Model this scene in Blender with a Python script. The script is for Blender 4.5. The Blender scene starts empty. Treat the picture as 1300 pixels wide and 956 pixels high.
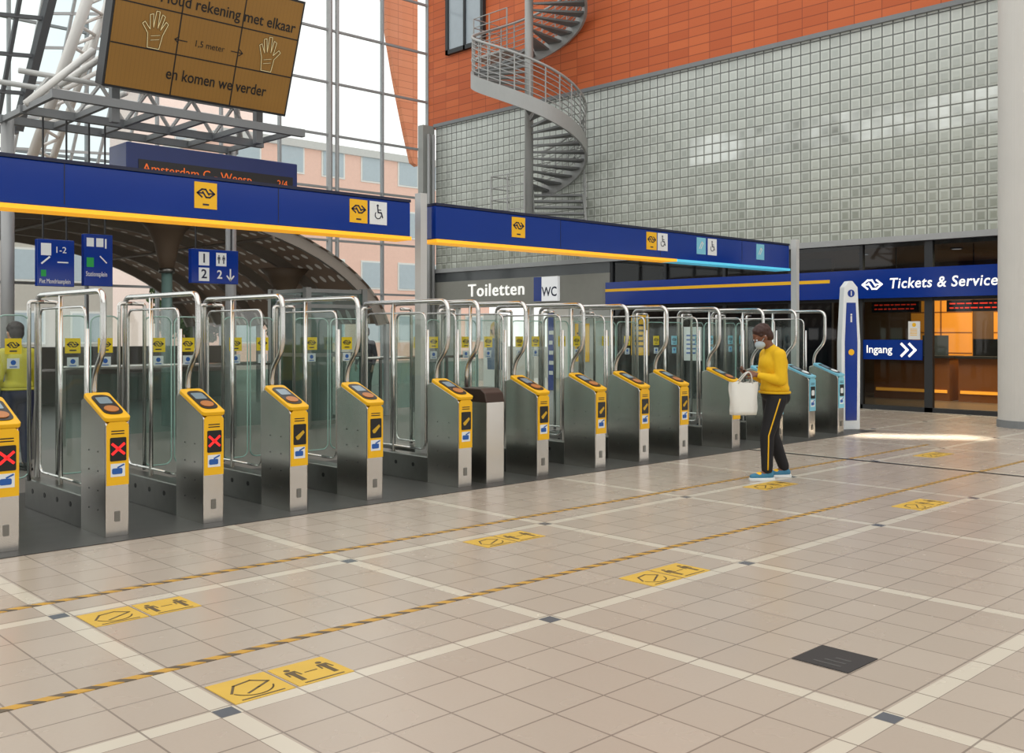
import bpy, bmesh, math, random
from mathutils import Vector, Matrix, Euler
random.seed(7)
S = bpy.context.scene
COL = S.collection
V = Vector
S.view_settings.view_transform = 'Standard'

# ------------------------------------------------------------------ materials
def lin(c):
    r = []
    for x in c[:3]:
        x = x / 255.0
        r.append(x / 12.92 if x <= .04045 else ((x + .055) / 1.055) ** 2.4)
    return (r[0], r[1], r[2], 1)

class NT:
    def __init__(s, name):
        s.m = bpy.data.materials.new(name); s.m.use_nodes = True
        s.nt = s.m.node_tree
        for n in list(s.nt.nodes): s.nt.nodes.remove(n)
        s.out = s.nt.nodes.new('ShaderNodeOutputMaterial')
    def node(s, t, **kw):
        n = s.nt.nodes.new(t)
        for k, v in kw.items(): setattr(n, k, v)
        return n
    def put(s, sock, v):
        if isinstance(v, bpy.types.NodeSocket): s.nt.links.new(v, sock)
        else: sock.default_value = v
    def math(s, op, a, b=None, clamp=False):
        n = s.node('ShaderNodeMath', operation=op, use_clamp=clamp)
        s.put(n.inputs[0], a)
        if b is not None: s.put(n.inputs[1], b)
        return n.outputs[0]
    def mix(s, f, a, b):
        n = s.node('ShaderNodeMix', data_type='RGBA')
        s.put(n.inputs[0], f); s.put(n.inputs[6], a); s.put(n.inputs[7], b)
        return n.outputs[2]
    def coords(s):
        tc = s.node('ShaderNodeTexCoord'); sp = s.node('ShaderNodeSeparateXYZ')
        s.nt.links.new(tc.outputs['Object'], sp.inputs[0])
        return tc.outputs['Object'], sp.outputs[0], sp.outputs[1], sp.outputs[2]
    def noise(s, vec, scale, detail=3):
        n = s.node('ShaderNodeTexNoise'); n.inputs['Scale'].default_value = scale
        n.inputs['Detail'].default_value = detail
        if vec is not None: s.nt.links.new(vec, n.inputs['Vector'])
        return n.outputs[0]
    def rand(s, x, y):
        c = s.node('ShaderNodeCombineXYZ'); s.put(c.inputs[0], x); s.put(c.inputs[1], y)
        w = s.node('ShaderNodeTexWhiteNoise', noise_dimensions='3D'); s.nt.links.new(c.outputs[0], w.inputs[0])
        return w.outputs[0]
    def bump(s, h, strength, dist):
        b = s.node('ShaderNodeBump'); b.inputs['Strength'].default_value = strength; b.inputs['Distance'].default_value = dist
        s.nt.links.new(h, b.inputs['Height']); return b.outputs[0]
    def bsdf(s, col, rough=.5, metal=0, emit=None, es=0, spec=.5, normal=None):
        b = s.node('ShaderNodeBsdfPrincipled')
        s.put(b.inputs['Base Color'], col); s.put(b.inputs['Roughness'], rough); s.put(b.inputs['Metallic'], metal)
        b.inputs['Specular IOR Level'].default_value = spec
        if emit is not None:
            s.put(b.inputs['Emission Color'], emit); s.put(b.inputs['Emission Strength'], es)
        if normal is not None: s.put(b.inputs['Normal'], normal)
        s.nt.links.new(b.outputs[0], s.out.inputs[0])
        return b

MATS = {}
def mat(name, c, rough=.5, metal=0, es=0, var=.12, scale=6, spec=.5):
    if name in MATS: return MATS[name]
    n = NT(name); tc, x, y, z = n.coords()
    a = lin(c); d = tuple(v * (1 - var) for v in a[:3]) + (1,)
    col = n.mix(n.noise(tc, scale), d, a)
    n.bsdf(col, rough, metal, col if es else None, es, spec)
    MATS[name] = n.m
    return n.m

def glass(name, tint, refl=.9, body=0.0, bodycol=(200, 215, 210)):
    n = NT(name); tc, x, y, z = n.coords()
    t = n.node('ShaderNodeBsdfTransparent')
    n.put(t.inputs[0], n.mix(n.noise(tc, 2.0), lin(tint), tuple(v * .96 for v in lin(tint)[:3]) + (1,)))
    g = n.node('ShaderNodeBsdfGlossy'); g.inputs['Roughness'].default_value = .03
    g.inputs[0].default_value = (refl, refl, refl, 1)
    geo = n.node('ShaderNodeNewGeometry')
    fr = n.node('ShaderNodeFresnel'); n.put(fr.inputs[0], n.math('SUBTRACT', 1.5, n.math('MULTIPLY', geo.outputs['Backfacing'], .8333)))
    m = n.node('ShaderNodeMixShader')
    n.nt.links.new(fr.outputs[0], m.inputs[0]); n.nt.links.new(t.outputs[0], m.inputs[1]); n.nt.links.new(g.outputs[0], m.inputs[2])
    last = m
    if body:
        d = n.node('ShaderNodeBsdfDiffuse'); d.inputs[0].default_value = lin(bodycol)
        m2 = n.node('ShaderNodeMixShader'); m2.inputs[0].default_value = body
        n.nt.links.new(m.outputs[0], m2.inputs[1]); n.nt.links.new(d.outputs[0], m2.inputs[2]); last = m2
    n.nt.links.new(last.outputs[0], n.out.inputs[0])
    return n.m

def steel_mat():
    n = NT('brushed_steel'); tc, x, y, z = n.coords()
    mp = n.node('ShaderNodeMapping'); n.nt.links.new(tc, mp.inputs[0]); mp.inputs['Scale'].default_value = (160, 160, 4)
    br = n.noise(mp.outputs[0], 2, 2)
    c = n.mix(br, lin((202, 200, 194)), lin((220, 218, 213)))
    n.bsdf(c, n.math('ADD', .17, n.math('MULTIPLY', br, .08)), 1)
    return n.m
STEEL = steel_mat()
STEELD = mat('dark_steel', (146, 146, 142), .3, 1, var=.2, scale=10)
TUBE = mat('polished_tube', (222, 223, 220), .18, 1, var=.06)
GALV = mat('galvanised_steel', (168, 170, 170), .45, .3, var=.12)
SPIR = mat('galvanised_stair', (168, 170, 168), .5, .2, var=.1)
SPIRD = mat('galvanised_stair_tread', (132, 134, 134), .5, .2, var=.15)
POSTM = mat('pale_grey_post', (200, 202, 200), .45, .1)
GREYP = mat('grey_paint', (128, 132, 134), .5)
BARP = mat('pale_glazing_frame', (158, 162, 164), .5)
DKGREY = mat('dark_grey_metal', (52, 54, 56), .5, .3)
BLACK = mat('black_plastic', (16, 16, 17), .35)
YELL = mat('signal_yellow', (247, 190, 14), .42, var=.05)
YELLE = mat('lit_yellow_strip', (255, 178, 36), .4, es=.65, var=.03)
BLUE = mat('sign_royal_blue', (0, 50, 142), .14, var=.1, scale=2)
BLUED = mat('dark_navy', (14, 24, 58), .4)
HOUSE = mat('board_blue_housing', (12, 40, 104), .3)
LBLUE = mat('pale_cyan', (128, 200, 222), .4, var=.05)
LBLUEE = mat('cyan_strip', (90, 200, 235), .4, es=.4, var=.05)
WHITE = mat('white_paint', (232, 232, 228), .5, var=.05)
WHITEL = mat('lit_white_letters', (255, 255, 250), .5, es=.5, var=.02)
OFFW = mat('column_white', (206, 204, 198), .6, var=.08, scale=2)
REDL = mat('red_led', (255, 30, 30), .4, es=1.6, var=.02)
ORL = mat('orange_led', (225, 100, 24), .4, es=.4, var=.02)
REDO = mat('red_orange_led', (255, 60, 30), .4, es=.9, var=.02)
BRICK = mat('hazed_brick', (212, 176, 160), .8, es=.42)  # sky haze put in: brick colour paled and made to glow
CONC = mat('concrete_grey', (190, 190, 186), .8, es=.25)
STKW = mat('sticker_white', (230, 235, 235), .5, var=.03)
STKB = mat('sticker_blue', (30, 90, 170), .5, var=.03)
GREEN = mat('sign_green', (20, 160, 70), .5)
AMBER = mat('warm_amber_panel', (216, 138, 44), .5, es=.6)
WOODW = mat('warm_wood', (150, 92, 42), .5)
CREAM = mat('cream_line', (225, 205, 150), .5, es=.25)
DKTOP = mat('brown_black_cover', (74, 62, 56), .35, .5)
STKY = mat('sticker_lime_yellow', (230, 206, 28), .45, var=.05)
GGLASS = glass('clear_gate_glass', (240, 247, 243), 1.0, .025, (190, 205, 200))
WGLASS = glass('window_glass', (243, 248, 248), .6)
TGLASS = glass('tinted_shopfront_glass', (136, 148, 158), .8)
TEALG = glass('greenish_glass', (190, 218, 212), .8, .06, (120, 165, 156))
GEDGE = mat('green_glass_edge', (160, 196, 188), .2)

# floor
def floor_mat():
    n = NT('beige_floor_tiles'); tc, x, y, z = n.coords()
    def loc(v, off): return n.math('MULTIPLY', n.math('FRACT', n.math('DIVIDE', n.math('SUBTRACT', v, off), 1.92)), 1.92)
    bx, by = loc(x, 3.86), loc(y, 3.74)
    ix, iy = n.math('LESS_THAN', bx, .09), n.math('LESS_THAN', by, .09)
    band = n.math('MAXIMUM', ix, iy); sq = n.math('MULTIPLY', ix, iy)
    ux, uy = n.math('DIVIDE', n.math('SUBTRACT', bx, .105), .3025), n.math('DIVIDE', n.math('SUBTRACT', by, .105), .3025)
    gx, gy = n.math('LESS_THAN', n.math('FRACT', n.math('ADD', ux, .014)), .03), n.math('LESS_THAN', n.math('FRACT', n.math('ADD', uy, .014)), .03)
    gr = n.math('MAXIMUM', gx, gy)
    cx = n.math('ADD', n.math('FLOOR', ux), n.math('MULTIPLY', n.math('FLOOR', n.math('DIVIDE', n.math('SUBTRACT', x, 3.86), 1.92)), 7))
    cy = n.math('ADD', n.math('FLOOR', uy), n.math('MULTIPLY', n.math('FLOOR', n.math('DIVIDE', n.math('SUBTRACT', y, 3.74), 1.92)), 7))
    r = n.rand(cx, cy)
    tile = n.mix(r, lin((181, 168, 153)), lin((188, 175, 160)))
    tile = n.mix(n.math('MULTIPLY', n.noise(tc, .5, 3), .3), tile, lin((162, 150, 136)))
    tile = n.mix(n.math('MULTIPLY', n.noise(tc, 60, 2), .1), tile, lin((140, 127, 115)))
    c = n.mix(band, tile, lin((206, 198, 181)))
    c = n.mix(sq, c, lin((86, 92, 100)))
    c = n.mix(n.math('MULTIPLY', gr, .75), c, lin((116, 104, 94)))
    rough = n.math('ADD', n.math('MULTIPLY', n.noise(tc, 3), .12), .2)
    n.bsdf(c, rough, 0, spec=.55)
    return n.m
FLOORM = floor_mat()

def block_mat():
    n = NT('glass_block_wall'); tc, x, y, z = n.coords()
    P = .23
    fy, fz = n.math('FRACT', n.math('DIVIDE', y, P)), n.math('FRACT', n.math('DIVIDE', z, P))
    dy = n.math('SUBTRACT', .5, n.math('ABSOLUTE', n.math('SUBTRACT', fy, .5)))
    dz = n.math('SUBTRACT', .5, n.math('ABSOLUTE', n.math('SUBTRACT', fz, .5)))
    d = n.math('MINIMUM', dy, dz)
    ry, rz = n.math('FLOOR', n.math('DIVIDE', y, P)), n.math('FLOOR', n.math('DIVIDE', z, P))
    r = n.rand(ry, rz)
    blk = n.mix(r, lin((132, 136, 124)), lin((172, 176, 164)))
    # what shows through the blocks: soft large patches
    blk = n.mix(n.math('MULTIPLY', n.noise(tc, .45, 4), .5), blk, lin((120, 123, 108)))
    up = n.math('MULTIPLY', n.math('SUBTRACT', z, 3.5), .22, True)  # upper blocks paler: sky brightness behind put into the colour
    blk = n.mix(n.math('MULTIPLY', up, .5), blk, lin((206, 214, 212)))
    inz = n.math('MULTIPLY', n.math('GREATER_THAN', z, 5.52), n.math('LESS_THAN', z, 6.21))
    iny = n.math('LESS_THAN', y, 14.2)
    r2 = n.rand(n.math('ADD', ry, 31), rz)
    f = n.math('ADD', n.math('MULTIPLY', n.math('SUBTRACT', n.noise(tc, .9, 2), .5), 2.6), n.math('ADD', n.math('MULTIPLY', r2, .35), .4), True)
    clear = n.mix(f, lin((104, 108, 100)), lin((230, 236, 232)))  # bright and dark view through the clear row, painted in
    blk = n.mix(n.math('MULTIPLY', n.math('MULTIPLY', inz, iny), .72), blk, clear)
    # inner face of each block: paler bevel
    rim = n.math('SUBTRACT', 1.0, n.math('MULTIPLY', n.math('SUBTRACT', d, .06), 5.0), True)
    blk = n.mix(n.math('MULTIPLY', rim, .45), blk, lin((212, 216, 208)))
    mort = n.math('LESS_THAN', d, .06)
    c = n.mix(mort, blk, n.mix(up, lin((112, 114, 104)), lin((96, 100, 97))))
    h = n.math('MULTIPLY', n.math('SUBTRACT', d, .06), 5.0, True)
    n.bsdf(c, n.math('ADD', .08, n.math('MULTIPLY', mort, .5)), 0, c, .14, .6, n.bump(h, .35, .02))  # slight glow stands in for daylight behind the blocks
    return n.m

def orange_mat(name, a, b, j, es):
    n = NT(name); tc, x, y, z = n.coords()
    u, w = n.math('DIVIDE', n.math('ADD', x, y), .6), n.math('DIVIDE', z, .22)
    g = n.math('MAXIMUM', n.math('LESS_THAN', n.math('FRACT', u), .03), n.math('LESS_THAN', n.math('FRACT', w), .09))
    r = n.rand(n.math('FLOOR', u), n.math('FLOOR', w))
    c = n.mix(r, lin(a), lin(b))
    c = n.mix(n.math('MULTIPLY', g, .65), c, lin(j))
    n.bsdf(c, .65, 0, c, es)
    return n.m
ORANGE = orange_mat('orange_terracotta_cladding', (184, 88, 44), (200, 102, 54), (116, 52, 28), .05)
ORANGE2 = orange_mat('hazy_terracotta_cladding', (206, 124, 86), (216, 138, 100), (160, 92, 64), .2)  # paler, glowing copy of the cladding with the fading haze put in
def tape_mat():
    n = NT('striped_hazard_tape'); tc, x, y, z = n.coords()
    f = n.math('FRACT', n.math('DIVIDE', n.math('ADD', x, y), .13))
    c = n.mix(n.math('LESS_THAN', f, .42), lin((206, 156, 40)), lin((74, 64, 50)))
    c = n.mix(n.math('MULTIPLY', n.noise(tc, 9), .4), c, lin((150, 128, 96)))
    n.bsdf(c, .5); return n.m
def strip_mat():
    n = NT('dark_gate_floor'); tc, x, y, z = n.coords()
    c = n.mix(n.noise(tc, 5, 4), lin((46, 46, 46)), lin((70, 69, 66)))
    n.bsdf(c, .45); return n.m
def led_mat():
    n = NT('amber_led_face'); tc, x, y, z = n.coords()
    c = n.mix(n.noise(tc, .8), lin((120, 86, 34)), lin((148, 108, 46)))
    fx = n.math('LESS_THAN', n.math('FRACT', n.math('DIVIDE', x, .05)), .12)
    c = n.mix(n.math('MULTIPLY', fx, .2), c, lin((80, 56, 26)))
    n.bsdf(c, .4, 0, c, .2); return n.m
def perf_mat():
    n = NT('perforated_brown_roof'); tc, x, y, z = n.coords()
    fx = n.math('SUBTRACT', n.math('FRACT', n.math('DIVIDE', x, .3)), .5)
    fy = n.math('SUBTRACT', n.math('FRACT', n.math('DIVIDE', y, .3)), .5)
    d = n.math('ADD', n.math('MULTIPLY', fx, fx), n.math('MULTIPLY', fy, fy))
    hole = n.math('LESS_THAN', d, .05)
    c = n.mix(hole, lin((124, 106, 90)), lin((206, 200, 188)))  # light through the holes painted as pale dots; sheet glows slightly
    n.bsdf(c, .6, 0, c, .12); return n.m
def leaf_mat():
    n = NT('green_leaves'); tc, x, y, z = n.coords()
    c = n.mix(n.noise(tc, 3), lin((34, 56, 28)), lin((84, 112, 54)))
    n.bsdf(c, .7, 0); return n.m
LEAF = leaf_mat(); LEDF = led_mat(); TAPE = tape_mat()

# ------------------------------------------------------------------ mesh builder
def frame(o, right, up):
    r = V(right).normalized(); u = V(up).normalized(); n = r.cross(u)
    return Matrix(((r.x, u.x, n.x, o[0]), (r.y, u.y, n.y, o[1]), (r.z, u.z, n.z, o[2]), (0, 0, 0, 1)))
def faceY(o): return frame(o, (1, 0, 0), (0, 0, 1))       # faces -Y
def faceX(o): return frame(o, (0, -1, 0), (0, 0, 1))      # faces -X
def rr(x0, y0, x1, y1, r, n=5):
    p = []
    for cx, cy, a0 in ((x1 - r, y1 - r, 0), (x0 + r, y1 - r, 90), (x0 + r, y0 + r, 180), (x1 - r, y0 + r, 270)):
        for i in range(n + 1):
            a = math.radians(a0 + 90 * i / n); p.append((cx + r * math.cos(a), cy + r * math.sin(a)))
    return p
def round_path(pts, r, n=6):
    pts = [V(p) for p in pts]; out = [pts[0]]
    for i in range(1, len(pts) - 1):
        a, b, c = pts[i - 1], pts[i], pts[i + 1]
        q = min(r, (a - b).length * .49, (c - b).length * .49)
        p0 = b + (a - b).normalized() * q; p1 = b + (c - b).normalized() * q
        for k in range(n + 1):
            t = k / n; out.append(p0 * (1 - t) ** 2 + b * 2 * t * (1 - t) + p1 * t * t)
    out.append(pts[-1]); return out

def wl(o):
    p = V((0, 0, 0))
    while o: p = p + o.location; o = o.parent
    return p

class MB:
    def __init__(s, M=None): s.bm = bmesh.new(); s.M = M
    def box(s, a, b):
        x0, y0, z0 = a; x1, y1, z1 = b
        v = [s.bm.verts.new(p) for p in ((x0,y0,z0),(x1,y0,z0),(x1,y1,z0),(x0,y1,z0),(x0,y0,z1),(x1,y0,z1),(x1,y1,z1),(x0,y1,z1))]
        for f in ((0,3,2,1),(4,5,6,7),(0,1,5,4),(1,2,6,5),(2,3,7,6),(3,0,4,7)): s.bm.faces.new([v[i] for i in f])
        return s
    def face(s, pts): s.bm.faces.new([s.bm.verts.new(p) for p in pts]); return s
    def prism(s, pts, z0, z1):
        a = [s.bm.verts.new((p[0], p[1], z0)) for p in pts]; b = [s.bm.verts.new((p[0], p[1], z1)) for p in pts]
        n = len(pts)
        s.bm.faces.new(list(reversed(a))); s.bm.faces.new(b)
        for i in range(n):
            j = (i + 1) % n; s.bm.faces.new((a[i], a[j], b[j], b[i]))
        return s
    def rect(s, x0, y0, x1, y1, z0=0, z1=.002): return s.prism(((x0,y0),(x1,y0),(x1,y1),(x0,y1)), z0, z1)
    def disc(s, c, r, z0=0, z1=.002, n=20): return s.prism([(c[0]+r*math.cos(2*math.pi*i/n), c[1]+r*math.sin(2*math.pi*i/n)) for i in range(n)], z0, z1)
    def stroke(s, pts, w, z0=0, z1=.002):
        for p, q in zip(pts, pts[1:]):
            p = V((p[0], p[1])); q = V((q[0], q[1])); d = (q - p).normalized(); e = V((-d.y, d.x)) * w / 2; k = d * w * .35
            s.prism([(p-k-e)[:], (q+k-e)[:], (q+k+e)[:], (p-k+e)[:]], z0, z1)
        return s
    def arc(s, c, r, a0, a1, w, z0=0, z1=.002, n=16):
        return s.stroke([(c[0]+r*math.cos(math.radians(a0+(a1-a0)*i/n)), c[1]+r*math.sin(math.radians(a0+(a1-a0)*i/n))) for i in range(n+1)], w, z0, z1)
    def tube(s, pts, r, seg=8, radii=None):
        pts = [V(p) for p in pts]; rings = []; n = len(pts)
        t0 = (pts[1] - pts[0]).normalized(); up = V((0,0,1)) if abs(t0.z) < .9 else V((1,0,0))
        nrm = t0.cross(up).normalized(); pt = t0
        for i, p in enumerate(pts):
            t = (pts[min(i+1, n-1)] - pts[max(i-1, 0)]).normalized()
            q = pt.rotation_difference(t); nrm = q @ nrm; pt = t
            b = t.cross(nrm); rad = radii[i] if radii else r
            rings.append([s.bm.verts.new(p + (nrm*math.cos(2*math.pi*k/seg) + b*math.sin(2*math.pi*k/seg))*rad) for k in range(seg)])
        for A, B in zip(rings, rings[1:]):
            for k in range(seg): s.bm.faces.new((A[k], A[(k+1)%seg], B[(k+1)%seg], B[k]))
        s.bm.faces.new(list(reversed(rings[0]))); s.bm.faces.new(rings[-1])
        return s
    def bar(s, p, q, w, h=None):
        p, q = V(p), V(q); h = h or w; d = (q-p).normalized(); up = V((0,0,1)) if abs(d.z) < .95 else V((0,1,0))
        a = d.cross(up).normalized(); b = a.cross(d)
        c = [(-1,-1),(1,-1),(1,1),(-1,1)]
        A = [s.bm.verts.new(p + a*w/2*i + b*h/2*j) for i, j in c]; B = [s.bm.verts.new(q + a*w/2*i + b*h/2*j) for i, j in c]
        s.bm.faces.new(list(reversed(A))); s.bm.faces.new(B)
        for k in range(4): s.bm.faces.new((A[k], A[(k+1)%4], B[(k+1)%4], B[k]))
        return s
    def ell(s, c, r, R=None, sub=3):
        M = Matrix.Translation(V(c)) @ (R.to_4x4() if R else Matrix.Identity(4)) @ Matrix.Diagonal((r[0], r[1], r[2], 1))
        bmesh.ops.create_icosphere(s.bm, subdivisions=sub, radius=1, matrix=M); return s
    def caps(s, p, q, r1, r2):
        p, q = V(p), V(q); d = q - p; L = d.length
        for c, r in ((p, r1), (q, r2)): bmesh.ops.create_icosphere(s.bm, subdivisions=2, radius=r, matrix=Matrix.Translation(c))
        if L > 1e-5:
            M = Matrix.Translation((p + q) / 2) @ d.to_track_quat('Z', 'Y').to_matrix().to_4x4()
            bmesh.ops.create_cone(s.bm, cap_ends=True, segments=14, radius1=r1, radius2=r2, depth=L, matrix=M)
        return s
    def text(s, body, size, x=0, y=0, z=0, align='LEFT', shear=0, bold=0, th=.001, sx=1, sp=1):
        cu = bpy.data.curves.new('t', 'FONT'); cu.body = body; cu.size = size; cu.align_x = align; cu.align_y = 'CENTER'
        cu.shear = shear; cu.extrude = th; cu.offset = bold; cu.resolution_u = 3; cu.space_character = sp
        o = bpy.data.objects.new('t', cu); COL.objects.link(o); bpy.context.view_layer.update()
        me = bpy.data.meshes.new_from_object(o.evaluated_get(bpy.context.evaluated_depsgraph_get()))
        me.transform(Matrix.Translation((x, y, z + th)) @ Matrix.Diagonal((sx, 1, 1, 1)))
        s.bm.from_mesh(me); bpy.data.objects.remove(o); bpy.data.curves.remove(cu); bpy.data.meshes.remove(me); return s
    def build(s, name, m, parent=None, label=None, smooth=False, local=False, bevel=0, fixn=True):
        if fixn: bmesh.ops.recalc_face_normals(s.bm, faces=s.bm.faces[:])
        me = bpy.data.meshes.new(name); s.bm.to_mesh(me); s.bm.free()
        if s.M is not None: me.transform(s.M)
        if parent is not None and not local: me.transform(Matrix.Translation(-wl(parent)))
        me.materials.append(m)
        if smooth:
            for p in me.polygons: p.use_smooth = True
        o = bpy.data.objects.new(name, me); COL.objects.link(o)
        if parent is not None: o.parent = parent
        if label: o['label'] = label
        if bevel:
            md = o.modifiers.new('bevel', 'BEVEL'); md.width = bevel; md.segments = 2; md.limit_method = 'ANGLE'
        return o

def thing(name, label, cat, loc, group=None, rz=0):
    o = bpy.data.objects.new(name, None); COL.objects.link(o); o.location = loc; o.rotation_euler = (0, 0, rz); o.empty_display_size = .1
    o['label'] = label; o['category'] = cat
    if group: o['group'] = group
    return o
def tag(o, label, cat, group=None):
    o['label'] = label; o['category'] = cat
    if group: o['group'] = group
    return o
def struct(o): o['kind'] = 'structure'; return o

# pixel helper used only to place things measured from the photo at a chosen distance
FX, FY = math.sin(math.radians(43.7)) * 1.0, math.cos(math.radians(43.7))
H = 1.57
def atY(u, v, Y):
    t = (u - 650) / 1261; d = Y / (FY - FX * t)
    return V((d * (FX + FY * t), Y, H + (422 - v) * d / 1261))

# marks ---------------------------------------------------------------
def rail_mark(mb, cx, cy, w, z0=.002, z1=.004):
    k = w / 2
    A = [(-.45,-.42),(-.98,0),(-.45,.42),(-.02,.42),(.36,-.14)]
    B = [(-x, -y) for x, y in A]
    for P in (A, B): mb.stroke([(cx + x*k, cy + y*k) for x, y in P], .17*k, z0, z1)
    mb.stroke([(cx-.9*k, cy), (cx-.4*k, cy)], .14*k, z0, z1); mb.stroke([(cx+.4*k, cy), (cx+.9*k, cy)], .14*k, z0, z1)
    return mb
def wheelchair_mark(mb, cx, cy, w, z0=.002, z1=.004):
    k = w / 2
    mb.disc((cx-.1*k, cy+.75*k), .14*k, z0, z1)
    mb.stroke([(cx-.1*k, cy+.55*k), (cx-.05*k, cy-.05*k), (cx+.4*k, cy-.05*k), (cx+.6*k, cy-.6*k)], .15*k, z0, z1)
    mb.stroke([(cx-.08*k, cy+.25*k), (cx+.35*k, cy+.25*k)], .1*k, z0, z1)
    mb.arc((cx-.05*k, cy-.35*k), .42*k, 140, 350, .1*k, z0, z1)
    return mb
def bag_mark(mb, cx, cy, w, z0=.002, z1=.004):
    k = w / 2
    mb.stroke([(cx-.6*k, cy-.6*k), (cx+.1*k, cy+.6*k)], .16*k, z0, z1); mb.stroke([(cx-.1*k, cy-.6*k), (cx+.6*k, cy+.4*k)], .16*k, z0, z1)
    mb.disc((cx+.2*k, cy+.5*k), .2*k, z0, z1); return mb
def man_mark(mb, cx, cy, h, z0=.002, z1=.004):
    k = h / 2
    mb.disc((cx, cy+.8*k), .17*k, z0, z1, 12)
    mb.prism([(cx-.24*k,cy+.55*k),(cx-.14*k,cy-.0*k),(cx-.14*k,cy-.95*k),(cx+.14*k,cy-.95*k),(cx+.14*k,cy),(cx+.24*k,cy+.55*k)], z0, z1)
    mb.stroke([(cx-.26*k,cy+.5*k),(cx-.32*k,cy-.1*k)], .1*k, z0, z1); mb.stroke([(cx+.26*k,cy+.5*k),(cx+.32*k,cy-.1*k)], .1*k, z0, z1)
    return mb

# ------------------------------------------------------------------ camera, world, lights
cam = bpy.data.cameras.new('camera'); co = bpy.data.objects.new('camera', cam); COL.objects.link(co)
co.location = (0, 0, H); co.rotation_euler = (math.radians(90), 0, math.radians(-43.7))
cam.lens = 34.92; cam.sensor_width = 36; cam.shift_y = -56 / 1300; cam.clip_end = 300
S.camera = co
w = bpy.data.worlds.new('sky'); S.world = w; w.use_nodes = True
bg = w.node_tree.nodes['Background']; bg.inputs[0].default_value = (1, .99, .965, 1); bg.inputs[1].default_value = 1.4
def lamp(name, typ, loc, energy, col=(1,1,1), size=1, rot=(0,0,0), sy=None, **kw):
    l = bpy.data.lights.new(name, typ); l.energy = energy; l.color = col
    if typ == 'AREA':
        l.size = size
        if sy: l.shape = 'RECTANGLE'; l.size_y = sy
    for k, v in kw.items(): setattr(l, k, v)
    o = bpy.data.objects.new(name, l); COL.objects.link(o); o.location = loc; o.rotation_euler = rot; return o
lamp('office_light', 'AREA', (22.4, 8.6, 3.2), 240, (1, .78, .46), 3, (0,0,0), 4)
lamp('toilet_light', 'AREA', (21, 20.2, 3.2), 300, (1, .98, .95), 3, (0,0,0), 5)
sp = lamp('sun_patch', 'AREA', (11.6, 4.4, 12), 17, (1, .94, .82), 1.8, sy=.6, spread=math.radians(3))
sp.rotation_euler = (V((14.75, 6.6, 0)) - V(sp.location)).to_track_quat('-Z', 'Y').to_euler()

# ------------------------------------------------------------------ setting
struct(MB().box((-12, -10, -.2), (19.4, 10.3, 0)).build('floor', FLOORM))
struct(MB().box((-12, 10.3, -.2), (19.4, 24.1, 0)).build('floor', mat('platform_floor', (118, 114, 108), .4)))
struct(MB().box((19.4, -10, -.2), (25, 24.1, 0)).build('floor', mat('office_floor', (120, 104, 88), .3)))
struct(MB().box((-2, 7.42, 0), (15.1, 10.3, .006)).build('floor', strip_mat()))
struct(MB().box((-40, 24.1, -.25), (80, 110, -.05)).build('floor', mat('outdoor_paving', (140, 136, 128), .8)))
struct(MB().box((19.4, -10, 7.9), (19.8, 24.1, 14.5)).build('wall_right', ORANGE))
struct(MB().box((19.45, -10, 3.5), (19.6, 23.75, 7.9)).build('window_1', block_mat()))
struct(MB().box((19.3, -10, 3.38), (19.65, 23.75, 3.5)).build('trim_1', GALV))
struct(MB().box((19.34, -10, 7.86), (19.4, 23.75, 7.96)).build('trim_2', GREYP))
# unseen hall sides added for light and steel reflections: dado, piers and beam with open glazing between
WLM = mat('left_wall_grey', (150, 145, 137), .8)
WLD = mat('pier_dark_grey', (78, 74, 70), .8)
struct(MB().box((-12.2, -10, 0), (-12, 24.1, .5)).build('wall_left_unseen', WLM))
struct(MB().box((-12.2, -10, 4.6), (-12, 24.1, 6.5)).build('wall_left_unseen', WLM))
for k in range(9): struct(MB().box((-12.25, -10+4.0*k, .5), (-11.95, -8.8+4.0*k, 4.6)).build('wall_left_unseen', WLD))
struct(MB().box((-12, -10.2, 0), (19.4, -10, .6)).build('wall_back_unseen', WLM))
struct(MB().box((-12, -10.2, 4.4), (19.4, -10, 6.0)).build('wall_back_unseen', WLM))
for k in range(8): struct(MB().box((-12+4.2*k, -10.25, .6), (-10.6+4.2*k, -9.95, 4.4)).build('wall_back_unseen', WLD))
struct(MB().box((-4, 22.6, 0), (12.0, 22.8, 1.25)).build('wall_dark_backdrop', mat('dark_backdrop_wall', (100, 94, 86), .7)))  # low wall added so the view behind the gates looks darker
# orange wall beyond the glazing
pts = [(18.0 + 1.4 * (i/8)**1.6, 14.5 - 7.4 * i/8) for i in range(9)] + [(19.6, 7.0), (19.6, 14.5)]
mb = MB(frame((0, 25.6, 0), (1,0,0), (0,0,1))); mb.prism([(p[0]+.6, p[1]) for p in pts], -.2, 0)
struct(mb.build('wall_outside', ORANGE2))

# window in the orange wall
r = thing('window_unit', 'dark framed window high in the orange clad wall', 'window', (19.4, 22.2, 10.0))
f = MB()
for a, b in (((19.28,21.4,9.95),(19.41,21.52,13.5)), ((19.28,22.98,9.95),(19.41,23.1,13.5)), ((19.28,21.4,9.95),(19.41,23.1,10.08)), ((19.28,22.2,9.95),(19.41,22.28,13.5))): f.box(a, b)
f.build('window_frame', DKGREY, r)
MB(faceX((19.39, 22.25, 10.05))).rect(-.8, 0, .8, 3.4, 0, .06).build('pane', mat('pale_sky_pane', (170, 182, 190), .1), r)

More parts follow.
